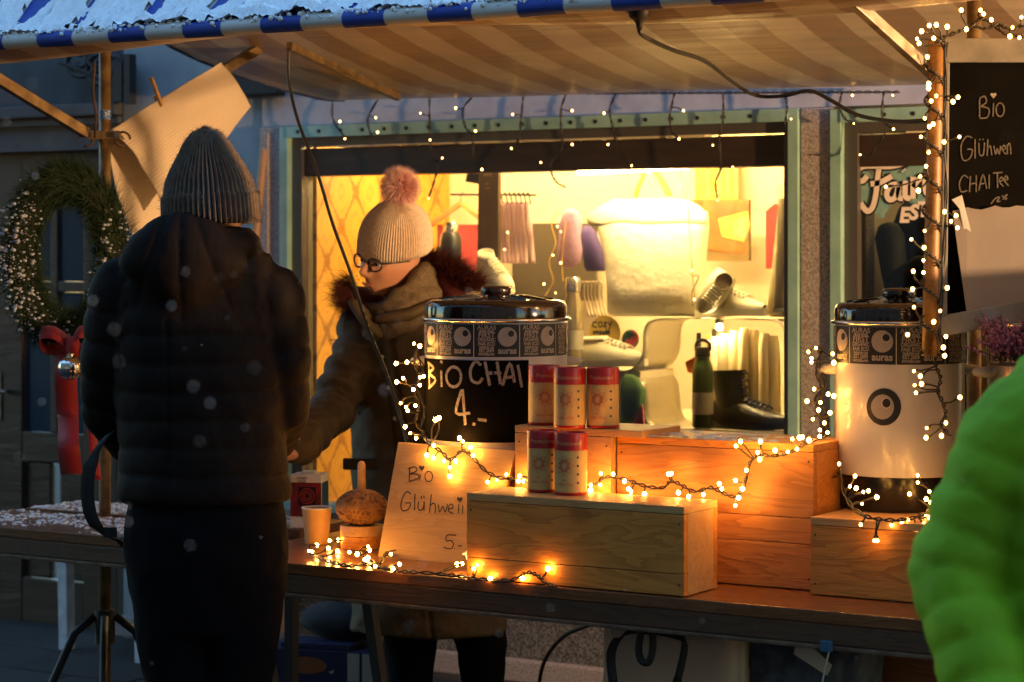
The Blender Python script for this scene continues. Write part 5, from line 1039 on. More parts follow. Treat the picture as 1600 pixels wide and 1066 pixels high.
def head_verts(mb, c, fx, fz, sc_):                   # fx: facing direction, fz: up of the head
    fx = fx.normalized(); fy = fz.cross(fx).normalized(); fz = fx.cross(fy).normalized(); g = lambda v, s: math.exp(-(v / s) ** 2)
    def fn(d, p):
        x, y, z = d.x * .100, d.y * .076, d.z * .118      # x is forward
        if z < 0: k = -z / .118; y *= 1 - .30 * k ** 1.6; x *= 1 - (-.02 * k if x > 0 else .35 * k)
        if x > 0:
            x += .030 * g(y, .014) * (g(z + .030, .017) + .55 * g(z + .008, .020)) + .006 * g(y, .03) * g(z - .030, .02)
            x -= .012 * (g(y - .032, .016) + g(y + .032, .016)) * g(z - .006, .014)
            x += .008 * g(y, .022) * (g(z + .062, .008) + g(z + .076, .008)) - .004 * g(y, .02) * g(z + .069, .003)
            x += .014 * g(y, .024) * g(z + .100, .018) + .006 * (g(y - .045, .02) + g(y + .045, .02)) * g(z + .025, .025)
        return (fx * x + fy * y + fz * z) * sc_
    mb.sphere(c, 1., 72, 54, fn); return fx, fy, fz
def knit_hat(name, m, parent, c, up, fwd, rows, ribs, amp, fuzz=0, fl=.02):
    up = up.normalized(); fwd = (fwd - up * fwd.dot(up)).normalized(); sd = fwd.cross(up).normalized(); mb = MB(); n = ribs * 6; vs = []
    for hgt, rs, rf, off in rows:
        for k in range(n):
            a = 2 * math.pi * k / n; q = 1 + amp * math.cos(ribs * a) / max(rs, .02) * .1 + .010 * mn.noise(V((math.cos(a) * 3, math.sin(a) * 3, hgt * 30)))
            vs.append(c + up * hgt + fwd * (rf * math.sin(a) * q + off) + sd * rs * math.cos(a) * q)
    mb.add(vs, [(i * n + k, i * n + (k + 1) % n, (i + 1) * n + (k + 1) % n, (i + 1) * n + k) for i in range(len(rows) - 1) for k in range(n)])
    o = mb.build(name, m, parent, smooth=True); s_ = o.modifiers.new('s', 'SOLIDIFY'); s_.thickness = .004
    if fuzz:
        fz_ = MB()
        for _ in range(fuzz):
            i = random.randrange(len(rows)); k = random.randrange(n); p = vs[i * n + k]; d = (p - c - up * rows[i][0]).normalized() + V((random.gauss(0, .6), random.gauss(0, .6), random.gauss(0, .6))); q = p.lerp(vs[min(i + 1, len(rows) - 1) * n + k], random.random()); fz_.strand(q, d.normalized() * random.uniform(.3, 1) * fl, .0005)
        f_ = fz_.build('wool_fuzz', m, o); f_['kind'] = 'stuff'
    return o
# ---- customer, seen from behind
D = 5.55; random.seed(41)
cu = thing('person', 'person in a dark brown quilted puffer jacket and grey ribbed hat at the table', 'person', L(318, 395 + H * FPX / D, D))
F_ = lambda px, py, d: L(px, py, d)
body = MB()
body.sphere(L(328, 330, D + .02), (.075, .095, .115), 24, 18); body.capsule([L(325, 350, D), L(320, 420, D)], [.055, .06], 14)
body.loft([R4(315, 400, D, 60, .07), R4(308, 440, D, 108, .10), R4(308, 560, D, 100, .11), R4(318, 700, D, 92, .10), R4(320, 800, D, 112, .13), R4(320, 900, D, 110, .12)], 28)
gz = .0
for s, sh, el, wr_ in ((-1, (188, 440, D), (170, 640, D + .05), (205, 690, D + .36)), (1, (430, 448, D), (440, 640, D + .04), (432, 690, D + .34))):
    body.capsule([L(*sh), L(*el), L(*wr_)], [.05, .042, .03], 14); hand(body, L(*wr_), FV + UV * .1, V((0, 0, -1)), s)
for x0, x1 in ((262, 284), (382, 372)):
    zf = V((L(x1, 1000, D).x, L(x1, 1000, D).y, 0)); body.capsule([L(x0, 880, D), L(x1, 1100, D + .01), zf + UV * .09], [.085, .058, .042], 16); body.capsule([zf + UV * .05 - FV * .03, zf + UV * .045 + FV * .12], [.04, .035], 12)
dress(body, .012, 'body', 'skin', cu)
jk = MB()
jk.loft([R4(322, 352, D, 50, .085), R4(320, 372, D, 62, .10), R4(308, 396, D, 112, .12), R4(306, 425, D, 130, .125), R4(306, 500, D, 137, .140), R4(310, 580, D, 136, .15), R4(315, 660, D, 130, .15), R4(318, 720, D, 130, .155), R4(321, 772, D, 135, .165), R4(321, 784, D, 133, .16)], 48)
AL = [(188, 450, D), (172, 560, D + .01), (171, 640, D + .05), (202, 690, D + .30)]; AR = [(427, 460, D), (440, 560, D + .01), (440, 636, D + .04), (430, 688, D + .28)]
for A_ in (AL, AR): jk.capsule([L(*p) for p in A_], [.074, .070, .069, .054], 20)
hc = L(286, 408, D - .115)
jk.sphere(hc, 1., 32, 20, lambda d, p: RV * d.x * .155 * (1 - .62 * max(0, -d.z)) + FV * d.y * .066 + UV * (d.z * .118 - .012 * abs(d.x)))
jk.loft([(L(322, 356, D - .02), RV * .105, FV * .10), (L(318, 376, D - .04), RV * .135, FV * .12), (L(312, 398, D - .04), RV * .15, FV * .12)], 30)
segs = [[L(*p) for p in A_] for A_ in (AL, AR)]
def quilt(p, nn):
    best = None
    for sg_ in segs:
        acc = 0
        for i in range(3):
            d_, t_ = seg_d(p, sg_[i], sg_[i + 1]); ln = (sg_[i + 1] - sg_[i]).length
            if d_ < .10 and (best is None or d_ < best[0]): best = (d_, acc + t_ * ln)
            acc += ln
    xr = (p - L(310, 500, D)).dot(RV); back = (p - L(310, 500, D)).dot(FV)
    hood = (p - hc); hd_ = math.sqrt((hood.dot(RV) / .17) ** 2 + (hood.dot(FV) / .08) ** 2 + (hood.z / .13) ** 2)
    wr = .004 * mn.noise(V((p.x * 16, p.y * 16, p.z * 9))) + .0010 * mn.noise(p * 34)
    if hd_ < 1.15 and back < -.09:
        a_ = math.atan2(hood.dot(RV), -(hood.z - .2)); s_ = abs(math.sin(a_ * 9.)); return .006 * s_ ** .5 - .003 + wr
    if best and abs(xr) > .165: s_ = abs(math.sin(math.pi * (best[1] + .02) / .078))
    else: s_ = abs(math.sin(math.pi * (p.z - .915 + .006 * mn.noise(p * 6)) / .0675))
    v = .0085 * (s_ ** .4) - .005 + wr
    if abs(xr + .055) < .006 and back < 0 and p.z < 1.40: v -= .004
    return v
dress(jk, .0075, 'jacket', 'puffer_brown', cu, quilt, it=2)
tr = MB()
tr.loft([R4(322, 764, D, 118, .145), R4(322, 820, D, 127, .155), R4(321, 880, D, 126, .15), R4(322, 930, D, 118, .13), R4(324, 985, D, 104, .11)], 36)
for x0, x1 in ((262, 286), (384, 370)):
    zf = V((L(x1, 1000, D).x, L(x1, 1000, D).y, 0)); tr.capsule([L(x0, 860, D), L((x0 + x1) / 2, 980, D), L(x1, 1120, D + .01), zf + UV * .10], [.108, .098, .076, .062], 20)
dress(tr, .011, 'trousers', 'trousers_black', cu, lambda p, n_: .006 * mn.noise(p * 13) + .003 * mn.noise(p * 31))
for x1 in (286, 370):
    zf = V((L(x1, 1000, D).x, L(x1, 1000, D).y, 0)); sb_ = MB(); sb_.capsule([zf + UV * .05 - FV * .05, zf + UV * .05 + FV * .06, zf + UV * .04 + FV * .17], [.048, .048, .038], 14); sb_.build('shoe', 'shoe_black', cu, smooth=True)
hr = MB(); hr.capsule([L(345, 345, D - .02), L(372, 385, D - .03), L(385, 425, D - .04)], [.045, .032, .012], 14, .6); hr.capsule([L(300, 345, D - .05), L(340, 356, D - .06), L(366, 372, D - .05)], [.03, .035, .03], 12, .6)
ho = dress(hr, .006, 'hair', 'hair_brown', cu, lambda p, n_: .003 * math.sin(p.x * 500 + p.z * 90))
cl_ = MB(); cl_.tube([L(290, 356, D - .085), L(325, 362, D - .11), L(360, 372, D - .09), L(385, 392, D - .04)], [.012, .016, .016, .012], 10); cl_.build('collar', 'maroon', cu, smooth=True)
hb_ = L(331, 352, D + .0)
rows = [(.0, .106, .116, 0), (.012, .109, .119, 0), (.068, .107, .117, 0), (.074, .104, .114, 0), (.076, .101, .110, 0), (.11, .094, .102, -.002), (.136, .081, .089, -.005), (.16, .067, .074, -.008), (.18, .055, .062, -.010), (.20, .044, .050, -.012), (.217, .031, .036, -.013), (.228, .020, .023, -.014), (.234, .009, .010, -.014), (.2355, .002, .002, -.014)]
knit_hat('hat', 'knit_grey', cu, hb_, UV - RV * .06, FV, rows, 56, .14, 9000, .016)
bs = thing('shoulder_strap', 'wide black bag strap looping down beside the puffer jacket', 'strap', L(150, 830, D + .02))
strip([L(172, 676, D - .02), L(150, 705, D - .03), L(137, 750, D - .03), L(140, 800, D - .02), L(160, 835, D), L(190, 846, D + .06)], .032, 'webbing', bs, [RV * .8 + UV * .5, RV, RV, RV * .8 - UV * .4, UV], 'strap_black', .004)
MB().obox(L(172, 832, D), RV * .016, FV * .006, UV * .012).build('buckle', 'strap_black', bs)
# ---- seller behind the table
D = 7.1; random.seed(43)
se = thing('person', 'person with glasses in an olive parka and cream pompom hat serving behind the table', 'person', L(670, 395 + H * FPX / D, D)); sp_ = FPX / D
body = MB(); hcn = L(611, 404, D - .06); face = (-RV * .68 - FV * .73 - UV * .14); hup = (UV * 1. + RV * .26 - FV * .05)
fx, fy, fz = head_verts(body, hcn, face, hup, 1.02)
body.capsule([L(625, 430, D - .01), L(640, 500, D)], [.06, .065], 16)
body.loft([R4(645, 480, D, 60, .09), R4(645, 520, D, 95, .11), R4(655, 640, D, 85, .11), R4(668, 760, D, 85, .11), R4(672, 860, D, 90, .12)], 28)
RA = [(572, 515, D - .02), (520, 640, D - .16), (462, 704, D - .62)]; LA = [(735, 500, D), (760, 620, D - .05), (700, 680, D - .35)]
for A_, s in ((RA, 1), (LA, -1)): body.capsule([L(*p) for p in A_], [.048, .04, .028], 14)
hand(body, L(462, 704, 6.48), -FV - RV * .55 - UV * .1, V((0, 0, -1)), 1, .95); hand(body, L(700, 680, 6.75), -FV - RV * .3, V((0, 0, -1)), -1, .95)
for x0, x1 in ((640, 642), (718, 752)):
    zf = V((L(x1, 1000, D).x, L(x1, 1000, D).y, 0)); body.capsule([L(x0, 860, D), L(x1, 1000, D), zf + UV * .09], [.08, .06, .042], 16); body.capsule([zf + UV * .05 + FV * .03, zf + UV * .045 - FV * .12], [.04, .035], 12)
bo_ = dress(body, .0062, 'body', 'skin', se, it=1, fac=.4)
hp_ = lambda a, b, c_: hcn + fx * a + fy * b + fz * c_
for s in (-1, 1):
    MB().sphere(hp_(.083, s * .032, .006), (.0125, .0125, .0125), 14, 10).build('eye', 'eye_white', se, smooth=True)
    MB().sphere(hp_(.0935, s * .032 , .001), .0055, 10, 8).build('iris', 'iris', se, smooth=True)
    MB().capsule([hp_(.098, s * .018, .026), hp_(.098, s * .034, .030), hp_(.088, s * .05, .025)], [.003, .0035, .002], 8).build('eyebrow', 'hair_brown', se, smooth=True)
MB().capsule([hp_(.097, -.02, -.0685), hp_(.1045, 0, -.068), hp_(.097, .02, -.0685)], [.003, .005, .003], 8).build('lips', 'lip', se, smooth=True)
gl = thing('eyeglasses', 'dark framed eyeglasses worn under the cream pompom hat', 'glasses', hp_(.11, 0, 0))
for s in (-1, 1):
    pts = [hp_(.110 - .012 * abs(math.cos(k * .2618) * .9 + .2) * (1 if s * math.cos(k * .2618) > 0 else .2), s * .033 + .025 * math.cos(k * .2618), .002 + .020 * math.sin(k * .2618)) for k in range(25)]
    MB().tube(pts, .0028, 7, caps=False).build('rim', 'bottle_black', gl, smooth=True)
    MB().poly([p for p in pts[:-1]]).build('lens', 'pane', gl)
    MB().tube([hp_(.098, s * .059, .010), hp_(.06, s * .076, .012), hp_(.0, s * .081, .010)], .0025, 6).build('temple', 'bottle_black', gl, smooth=True)
MB().tube([hp_(.112, -.009, .006), hp_(.116, 0, .009), hp_(.112, .009, .006)], .0028, 6).build('bridge', 'bottle_black', gl, smooth=True)
pk = MB()
pk.loft([R4(640, 470, D, 70, .11), R4(645, 490, D, 108, .125), R4(648, 520, D, 118, .14), R4(652, 600, D, 108, .15), R4(656, 700, D, 106, .15), R4(664, 800, D, 112, .165), R4(668, 900, D, 120, .18), R4(670, 985, D, 122, .18)], 44)
for A_, rr in ((RA, [.078, .070, .052]), (LA, [.078, .07, .052])): pk.capsule([L(*p) for p in A_], rr, 20)
def folds(p, nn):
    v = .010 * mn.noise(V((p.x * 7, p.y * 7, p.z * 11))) + .005 * mn.noise(p * 21)
    d_, t_ = seg_d(p, L(*RA[0]), L(*RA[1])); d2, t2 = seg_d(p, L(*RA[1]), L(*RA[2]))
    if d_ < .1 or d2 < .09: v += .006 * math.sin((t_ + t2 * 1.6) * 26 + 3 * mn.noise(p * 9))
    x_ = (p - L(612 + (1.3 - p.z) * 70, 500, D)).dot(RV)
    if abs(x_) < .007 and nn.dot(FV) < -.4: v -= .006
    return v
dress(pk, .0075, 'parka', 'parka', se, folds)
for px_, py_ in ((700, 705), (572, 705)): MB().obox(L(px_ - 8, py_ + 20, D - .165), RV * .055, FV * .008, UV * .018).build('pocket_flap', 'parka_dark', se, bevel=.006)
strip([L(592, 486, D - .16), L(604, 560, D - .172), L(616, 640, D - .172), L(628, 720, D - .172), L(640, 800, D - .188)], .030, 'placket', se, RV, 'parka_dark', .006)
for k in range(6): MB().lathe(L(588 + k * 9.5, 510 + k * 48, D - .176 - .002 * k), [(.006, 0), (.0055, .003)], 12, RV, UV, -FV).build('snap_button', 'steel', se)
for pts in ([L(556, 478, D - .10), L(574, 500, D - .15), L(588, 518, D - .165)], [L(600, 498, D - .165), L(640, 492, D - .17), L(676, 474, D - .12)]): MB().capsule(pts, [.03, .036, .026], 14, .55).build('collar_flap', 'parka', se, smooth=True)
sc2 = MB()
for k, (off, rr) in enumerate(((0, .047), (.04, .052), (.072, .048))):
    sc2.loft([(L(622 + 3 * k, 462, D - .035) + RV * (.088 + .010 * k) * math.cos(a) + FV * (.085 + .012 * k) * math.sin(a) + UV * (-off + .075 * math.cos(a) * (1 - .2 * k) + .012 * math.sin(a)), (RV * math.cos(a) + FV * math.sin(a)) * rr * .55, UV * rr * .8) for a in [i * math.pi / 14 for i in range(28)]], 14, close=True)
dress(sc2, .007, 'scarf', 'scarf', se, lambda p, n_: .006 * math.sin(p.z * 95 + 4 * mn.noise(p * 8)) + .003 * mn.noise(p * 40))
hd2 = MB(); hd2.capsule([L(668, 415, D + .05), L(700, 440, D + .02), L(722, 478, D - .02)], [.05, .06, .045], 16); hd2.capsule([L(560, 468, D + .02), L(610, 480, D + .10), L(680, 460, D + .12)], [.045, .05, .06], 16)
dress(hd2, .009, 'hood', 'maroon', se, lambda p, n_: .006 * mn.noise(p * 16))
fu = MB(); arc1 = smooth_pts([L(672, 408, D - .0), L(700, 418, D - .04), L(722, 432, D - .06), L(742, 448, D - .06)], 8); arc2 = smooth_pts([L(546, 442, D - .03), L(540, 460, D - .05), L(548, 478, D - .07), L(562, 486, D - .09)], 8)
for _ in range(7000):
    ar = arc1 if random.random() < .6 else arc2; p = random.choice(ar) + V((random.gauss(0, .014), random.gauss(0, .014), random.gauss(0, .012))); out = (p - L(640, 470, D)).normalized() + V((random.gauss(0, .55), random.gauss(0, .55), random.gauss(0, .55)))
    fu.strand(p, out.normalized() * random.uniform(.025, .068), .0006)
f_ = fu.build('fur_trim', 'fur_red', se); f_['kind'] = 'stuff'
tr = MB()
for x0, x1 in ((640, 642), (722, 754)):
    zf = V((L(x1, 1000, D).x, L(x1, 1000, D).y, 0)); tr.capsule([L(x0, 880, D), L(x1, 1010, D), zf + UV * .10], [.10, .082, .06], 18)
dress(tr, .012, 'trousers', 'trousers_black', se, lambda p, n_: .005 * mn.noise(p * 14))
for x1 in (642, 754):
    zf = V((L(x1, 1000, D).x, L(x1, 1000, D).y, 0)); MB().capsule([zf + UV * .052 + FV * .06, zf + UV * .052 - FV * .05, zf + UV * .042 - FV * .16], [.048, .048, .038], 14).build('shoe', 'shoe_black', se, smooth=True)
hb_ = hp_(-.010, 0, .022)
rows = [(.0, .098, .118, 0), (.01, .101, .121, 0), (.04, .101, .120, -.002), (.07, .098, .115, -.004), (.10, .089, .104, -.006), (.125, .074, .086, -.008), (.145, .054, .062, -.010), (.158, .032, .036, -.012), (.164, .012, .014, -.012), (.165, .003, .003, -.012)]
knit_hat('hat', 'knit_cream', se, hb_ - fx * .004, fz + fx * .10, fx, rows, 84, .06, 3000, .006)
pm = MB(); pcn = hb_ + (fz + fx * .10).normalized() * .202 - fx * .030; pm.sphere(pcn, .040, 16, 12)
for _ in range(8000):
    d = V((random.gauss(0, 1), random.gauss(0, 1), random.gauss(0, 1))).normalized(); pm.strand(pcn + d * .028, (d + V((random.gauss(0, .22), random.gauss(0, .22), random.gauss(0, .22) - .1))).normalized() * random.uniform(.024, .050), .0011)
p_ = pm.build('pompom', 'pompom', se); p_['kind'] = 'stuff'
# ---- passer-by in green, close by at the right
D = 3.4; gp = thing('person', 'person in a bright green quilted jacket passing close by the stall', 'person', L(1700, 395 + H * FPX / D, D)); gs_ = FPX / D
body = MB(); body.sphere(L(1770, 395, D), (.08, .095, .115), 24, 18); body.capsule([L(1760, 480, D), L(1710, 600, D)], [.055, .065], 14)
body.loft([R4(1710, 590, D, 110, .08), R4(1710, 700, D, 150, .11), R4(1712, 900, D, 140, .11), R4(1712, 1150, D, 150, .13)], 24)
GA = [(1592, 668, D), (1492, 905, D - .02), (1560, 1130, D - .14)]; GB = [(1832, 668, D), (1900, 905, D), (1850, 1130, D - .14)]
for A_, s in ((GA, 1), (GB, -1)): body.capsule([L(*p) for p in A_], [.05, .042, .03], 12); hand(body, L(*A_[2]), -UV - FV * .3, FV, s)
for x0 in (1650, 1775):
    zf = V((L(x0, 1000, D).x, L(x0, 1000, D).y, 0)); body.capsule([L(x0, 1120, D), zf + UV * .45, zf + UV * .09], [.085, .06, .045], 14); body.capsule([zf + UV * .05 + FV * .03, zf + UV * .045 - FV * .12], [.04, .035], 12)
dress(body, .014, 'body', 'skin', gp)
jk = MB(); jk.loft([R4(1750, 520, D, 75, .09), R4(1710, 570, D, 120, .11), R4(1710, 620, D, 155, .135), R4(1710, 760, D, 168, .16), R4(1712, 950, D, 165, .165), R4(1712, 1150, D, 175, .18)], 40)
for A_ in (GA, GB): jk.capsule([L(*p) for p in A_], [.084, .072, .058], 20)
gseg = [[L(*p) for p in A_] for A_ in (GA, GB)]
def gq(p, nn):
    b_ = None
    for sg_ in gseg:
        acc = 0
        for i in range(2):
            d_, t_ = seg_d(p, sg_[i], sg_[i + 1]); ln = (sg_[i + 1] - sg_[i]).length
            if d_ < .105 and (b_ is None or d_ < b_[0]): b_ = (d_, acc + t_ * ln)
            acc += ln
    u_ = b_[1] if b_ else p.z
    return .0065 * abs(math.sin(math.pi * u_ / .06)) ** .5 - .004 + .007 * mn.noise(V((p.x * 9, p.y * 9, p.z * 18))) + .003 * mn.noise(p * 32)
dress(jk, .009, 'jacket', 'green_puffer', gp, gq)
tr = MB(); tr.loft([R4(1712, 1130, D, 150, .14), R4(1712, 1230, D, 145, .14)], 24)
for x0 in (1650, 1775):
    zf = V((L(x0, 1000, D).x, L(x0, 1000, D).y, 0)); tr.capsule([L(x0, 1180, D), zf + UV * .45, zf + UV * .1], [.1, .08, .065], 16)
dress(tr, .014, 'trousers', 'trousers_black', gp)
for x0 in (1650, 1775):
    zf = V((L(x0, 1000, D).x, L(x0, 1000, D).y, 0)); MB().capsule([zf + UV * .05 + FV * .05, zf + UV * .05 - FV * .06, zf + UV * .04 - FV * .17], [.048, .048, .038], 12).build('shoe', 'shoe_black', gp, smooth=True)
knit_hat('hat', 'knit_grey', gp, L(1770, 372, D), UV, FV, [(.0, .098, .108, 0), (.06, .098, .108, 0), (.10, .085, .095, 0), (.13, .06, .066, 0), (.15, .02, .022, 0), (.152, .002, .002, 0)], 36, .2)
# ---------------------------------------------------------------- strings of lights
mat('bulb_glow', (1, .8, .5), .4, emit=(1.0, .42, .07), es=36)
mat('bulb_mid', (1, .8, .5), .4, emit=(1.0, .46, .09), es=4)
mat('bulb_soft', (1, .8, .5), .4, emit=(1.0, .43, .075), es=11)
mat('bulb_weak', (1, .8, .5), .4, emit=(1.0, .50, .12), es=4)
bm_ = {}
for nm in ('bulb_glow', 'bulb_mid', 'bulb_soft', 'bulb_weak'):
    mb = MB(); mb.sphere((0, 0, 0), (.0042, .0042, .0048) if nm != 'bulb_weak' else (.0028, .0028, .0032), 10, 7); o = mb.build('bulb', nm, origin=(0, 0, 0), smooth=True); bm_[nm] = o.data; bpy.data.objects.remove(o)
skt = MB(); skt.tube([(0, 0, 0), (0, 0, -.016)], [.0035, .003], 6); o = skt.build('socket', 'rubber', origin=(0, 0, 0)); sk_me = o.data; bpy.data.objects.remove(o)
def string(label, paths, bulbs, pr=.0022, glow='bulb_glow', twist=True, seed=1, cord='rubber', stem=True):
    random.seed(seed); allp = [V(p) for pa in paths for p in pa]
    t = thing('light_string', label, 'string lights', sum(allp, V()) / len(allp)); mb = MB(); fine = []
    for pa in paths:
        q = smooth_pts(pa, 6); fine += q
        if twist:
            for ph in (0, math.pi):
                mb.tube([p + V((math.cos(i * .9 + ph), math.sin(i * .9 + ph) * .6, math.sin(i * .9 + ph))) * .0032 for i, p in enumerate(q)], pr, 5)
        else: mb.tube(q, pr, 6)
    for b in bulbs:
        b = V(b); c_ = min(fine, key=lambda p: (p - b).length_squared)
        d = b - c_
        if stem and d.length > .008:
            mid = c_.lerp(b, .55) + V((random.gauss(0, 1), random.gauss(0, .5), random.gauss(0, 1))) * d.length * .10
            ss = smooth_pts([c_, mid, b - d.normalized() * .006], 4); mb.tube(ss, [pr * .9] * (len(ss) - 2) + [.0036, .0034], 6)
        ob = bpy.data.objects.new('bulb', bm_[glow]); COL.objects.link(ob); ob.parent = t; ob.location = b - wl(t); ob.scale = [random.uniform(.72, 1.2)] * 3
    mb.build('cord', cord, t, smooth=True); return t
YI = YW - .075
drops = [[(521, 150), (520, 185), (538, 214)], [(594, 150), (575, 185), (580, 212)], [(671, 150), (672, 215), (676, 245), (684, 258), (678, 285), (670, 308)], [(740, 150), (724, 170), (727, 198), (738, 212), (740, 245), (752, 263)], [(818, 148), (814, 190), (812, 215), (800, 231)], [(885, 147), (877, 170), (877, 205), (880, 230), (865, 248), (860, 262), (868, 283), (884, 293)], [(963, 146), (953, 170), (958, 200), (966, 230), (985, 257)], [(1054, 146), (1047, 180), (1050, 205), (1060, 214)], [(1130, 145), (1130, 190), (1124, 215), (1126, 248), (1127, 262), (1118, 285), (1121, 310)], [(1226, 146), (1230, 165), (1227, 195)], [(1316, 145), (1312, 165), (1320, 185), (1333, 192)], [(1381, 143), (1379, 185), (1394, 201)], [(1385, 205), (1362, 240), (1345, 242)]]
bl = [(531, 190), (539, 217), (587, 184), (590, 207), (657, 177), (672, 219), (691, 247), (670, 310), (712, 169), (743, 205), (753, 265), (801, 179), (799, 232), (894, 173), (894, 226), (845, 254), (944, 177), (950, 226), (987, 259), (1068, 173), (1061, 217), (1114, 227), (1145, 261), (1121, 313), (1236, 186), (1332, 149), (1334, 193), (1395, 149), (1396, 202), (1344, 242)]
string('icicle light string hanging along the awning edge over the shop windows', [[P(x, y, YI) for x, y in d] for d in drops] + [[P(505 + k * 25, 148 - k * .12, YI - .002) for k in range(37)]], [P(x, y, YI - .008) for x, y in bl], glow='bulb_weak', seed=2)
pole = lambda y: 1462 - (y - 62) * .02
pth = [L(pole(y) + 14 * math.sin(y * .11), y, 4.985 - .03 * math.cos(y * .11)) for y in range(64, 556, 7)]
bl = [(1452, 40), (1463, 39), (1440, 49), (1433, 61), (1436, 68), (1459, 60), (1449, 89), (1451, 131), (1451, 138), (1463, 150), (1455, 158), (1497, 152), (1489, 159), (1445, 185), (1458, 194), (1452, 198), (1439, 214), (1499, 214), (1475, 222), (1451, 238), (1447, 260), (1438, 276), (1384, 292), (1435, 298), (1476, 331), (1494, 337), (1486, 346), (1496, 356), (1445, 361), (1424, 374), (1444, 387), (1443, 407), (1427, 424), (1443, 426), (1480, 450), (1426, 452), (1428, 480), (1469, 486), (1459, 503), (1418, 523), (1478, 526), (1474, 543), (1476, 556)]
string('light string wound around the wooden pole by the chalkboard', [pth, [L(1478, 66, 4.97), L(1477, 200, 4.965), L(1478, 330, 4.965), L(1470, 480, 4.965), L(1466, 552, 4.965)]], [L(x, y, 4.955) for x, y in bl], seed=3, glow='bulb_mid')
tail = [(1462, 558), (1464, 575), (1470, 592), (1466, 612), (1474, 630), (1478, 648), (1471, 664), (1484, 680)]
string('loose light string tail dangling in front of the white urn', [[L(x, y, 5.08) for x, y in tail]], [L(x, y, 5.06) for x, y in ((1428, 580), (1438, 588), (1429, 602), (1440, 600), (1431, 614), (1500, 621), (1478, 661), (1448, 669), (1471, 681), (1447, 684))], seed=4, glow='bulb_mid')
string('garland of lights across the top of the chalkboard', [[L(x, y, 4.98) for x, y in ((1462, 62), (1490, 52), (1505, 46), (1520, 40), (1540, 44), (1560, 38), (1580, 46), (1600, 40), (1640, 46), (1690, 42))], [L(x, y, 4.99) for x, y in ((1510, 46), (1530, 30), (1548, 34), (1570, 52), (1600, 56))]], [L(x, y, 4.97) for x, y in ((1502, 16), (1532, 16), (1537, 22), (1549, 31), (1510, 46), (1582, 43), (1596, 27), (1578, 57), (1593, 59), (1480, 42), (1622, 38), (1650, 50))], seed=5, glow='bulb_mid')
# around the first urn, over the price board and along the crates
yb_ = lambda x, y: ray_plane(x, y, sb0 + sn_ * .012, sn_)
c1 = [L(x, y, 5.90) for x, y in ((655, 540), (648, 565), (656, 590), (648, 612), (655, 636), (650, 660), (662, 676))] + [yb_(x, y) for x, y in ((668, 690), (690, 706), (704, 718), (722, 704), (738, 714), (758, 735), (780, 746), (806, 748))]
b1 = [L(x, y, 5.86) for x, y in ((647, 537), (656, 541), (619, 568), (636, 566), (620, 597), (630, 591), (656, 590), (662, 588), (656, 602), (646, 609), (626, 630), (649, 634), (634, 636), (637, 642), (633, 667), (641, 677), (650, 685))] + [L(680, 656, 5.76), L(686, 653, 5.76)] + [yb_(x, y) + sn_ * .006 for x, y in ((669, 712), (679, 716), (680, 697), (696, 721), (714, 721), (705, 731), (705, 745), (720, 685), (725, 690), (737, 700), (741, 712), (764, 754), (778, 751), (793, 742))]
string('light string draped beside the chalk urn and over the price board', [c1, [L(x, y, 5.91) for x, y in ((650, 550), (662, 580), (652, 605), (664, 640), (658, 668))]], b1, seed=6)
ct_ = lambda x, y: (PZ(x, y, .950) if y > 755 else P(x, y, 4.775))
c2 = [ct_(x, y) for x, y in ((808, 756), (816, 758))] + [P(x, y, 4.775) for x, y in ((922, 762), (940, 748), (960, 745), (985, 752), (1010, 760), (1035, 762), (1048, 752), (1065, 758), (1085, 768), (1110, 762), (1130, 770), (1148, 776), (1160, 765), (1166, 745), (1172, 722), (1185, 712), (1210, 712), (1235, 706), (1255, 695), (1270, 688), (1292, 680))]
b2 = [P(x, y, 4.765) for x, y in ((812, 744), (810, 752), (818, 752), (923, 758), (923, 766), (939, 740), (938, 758), (958, 741), (976, 752), (982, 764), (986, 768), (1007, 772), (1044, 741), (1049, 740), (1060, 770), (1076, 776), (1099, 773), (1124, 756), (1128, 764), (1149, 751), (1149, 790), (1154, 778), (1160, 764), (1166, 735), (1150, 697), (1157, 690), (1184, 707), (1188, 690), (1187, 718), (1211, 704), (1231, 706), (1245, 702), (1238, 686), (1249, 684), (1254, 683), (1264, 688), (1281, 682))]
string('light string lying along the long crate and up the wide crate', [c2[2:]], b2, seed=7)
c3 = [L(x, y, 5.36) for x, y in ((1284, 548), (1276, 580), (1285, 610), (1276, 640), (1288, 665), (1280, 690), (1292, 715), (1310, 735))] + [L(x, y, d_) for x, y, d_ in ((1316, 760, 5.2), (1330, 790, 5.14), (1352, 806, 5.07), (1380, 812, 5.065), (1410, 812, 5.06), (1436, 806, 5.08), (1452, 796, 5.14), (1456, 775, 5.17), (1446, 756, 5.2))]
b3 = [L(x, y, 5.33) for x, y in ((1275, 544), (1263, 550), (1268, 560), (1268, 566), (1301, 553), (1303, 567), (1272, 608), (1294, 616), (1303, 619), (1261, 627), (1282, 629), (1279, 641), (1297, 645), (1270, 655), (1288, 661), (1281, 672), (1293, 676), (1267, 736), (1262, 740), (1278, 753))] + [L(x, y, 5.15 if y < 806 else 5.065) for x, y in ((1311, 725), (1336, 744), (1328, 760), (1338, 763), (1349, 769), (1357, 767), (1370, 777), (1347, 787), (1345, 820), (1366, 845), (1371, 845), (1393, 821), (1409, 816), (1419, 812), (1421, 772), (1434, 754), (1434, 743), (1452, 768), (1447, 780), (1454, 785), (1457, 797), (1446, 804), (1452, 809), (1443, 820), (1432, 828), (1423, 833))]
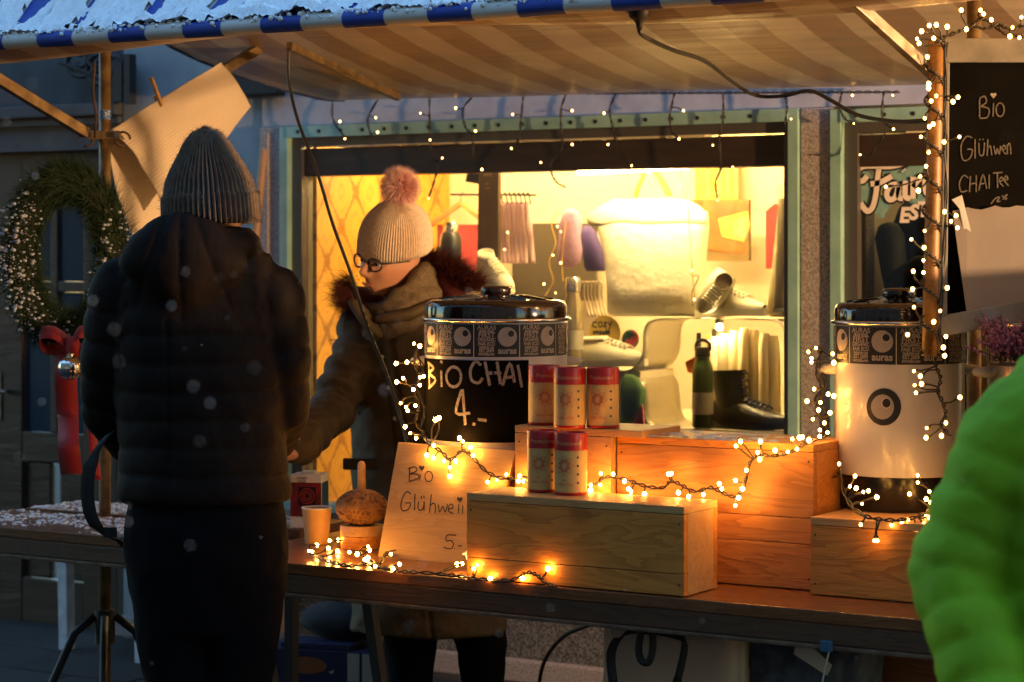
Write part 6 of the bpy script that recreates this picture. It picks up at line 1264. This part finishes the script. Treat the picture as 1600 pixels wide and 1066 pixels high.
string('tangled light string circling the base of the white urn', [c3, [L(x, y, 5.38) for x, y in ((1278, 566), (1290, 600), (1274, 625), (1292, 650), (1284, 680))]], b3, seed=8, glow='bulb_soft')
tz = lambda x, y: PZ(x, y, ZT + .012)
c4 = [(tz(x, y) if x < 725 else P(x, y - 2, 4.574)) for x, y in ((486, 866), (505, 874), (525, 880), (545, 884), (565, 882), (585, 884), (600, 888), (626, 893), (650, 894), (690, 897), (716, 900), (745, 906), (775, 908), (800, 908))] + [P(x, y, 4.573) for x, y in ((822, 895), (838, 898), (850, 908), (868, 916))]
b4 = [(PZ(x, y, ZT + .022) if x < 725 else P(x, y, 4.572)) for x, y in ((483, 861), (488, 862), (495, 852), (515, 845), (528, 844), (513, 857), (527, 861), (546, 863), (558, 866), (562, 843), (568, 826), (599, 828), (575, 854), (577, 860), (570, 875), (575, 872), (586, 885), (611, 866), (630, 859), (624, 882), (614, 889), (714, 882), (722, 881), (740, 889), (745, 883), (766, 904), (816, 904), (856, 889))]
string('light string scattered along the front edge of the serving table', [c4, [tz(x, y) for x, y in ((560, 862), (575, 874), (595, 880), (606, 846))]], b4, seed=9)
c5 = [P(x, y, 7.3) for x, y in ((872, 330), (862, 350), (868, 380), (858, 410), (864, 440), (852, 462))]
string('pale light string hanging inside the display window', [c5, [P(x, y, 7.3) for x, y in ((884, 345), (880, 380), (878, 410), (880, 440))], [P(x, y, 7.1) for x, y in ((1062, 262), (1066, 290), (1074, 318), (1080, 400), (1086, 470))]], [P(x, y, 7.29) for x, y in ((793, 363), (788, 390), (871, 354), (876, 362), (864, 399), (876, 411), (850, 444), (868, 458))] + [P(x, y, 7.08) for x, y in ((1056, 265), (1063, 290), (1081, 423), (1085, 468))], glow='bulb_weak', seed=10, cord='strap_yellow', twist=False, stem=False)
# ---------------------------------------------------------------- falling snow
sf = MB(); random.seed(31)
for x, y in ((186, 565), (200, 815), (312, 690), (328, 630), (302, 604), (383, 668), (290, 425), (268, 478), (390, 418), (200, 790), (297, 852), (145, 470), (50, 130), (10, 190), (55, 275), (30, 715), (65, 628), (1545, 490), (733, 455), (600, 610), (780, 990), (860, 950), (178, 515), (660, 880)):
    d = random.uniform(1.7, 2.5); r = random.uniform(.0007, .0013); sf.sphere(L(x, y, d), (r, r, r * 1.2), 6, 4)
for k in range(70):
    d = random.uniform(1.5, 4.2); sf.sphere(L(random.uniform(0, 1600), random.uniform(100, 1066), d), random.uniform(.0004, .0009), 5, 3)
o = sf.build('snowflakes', 'snow', smooth=True); o['kind'] = 'stuff'; o['label'] = 'scattered snowflakes drifting down in front of the stall'; o['category'] = 'snow'
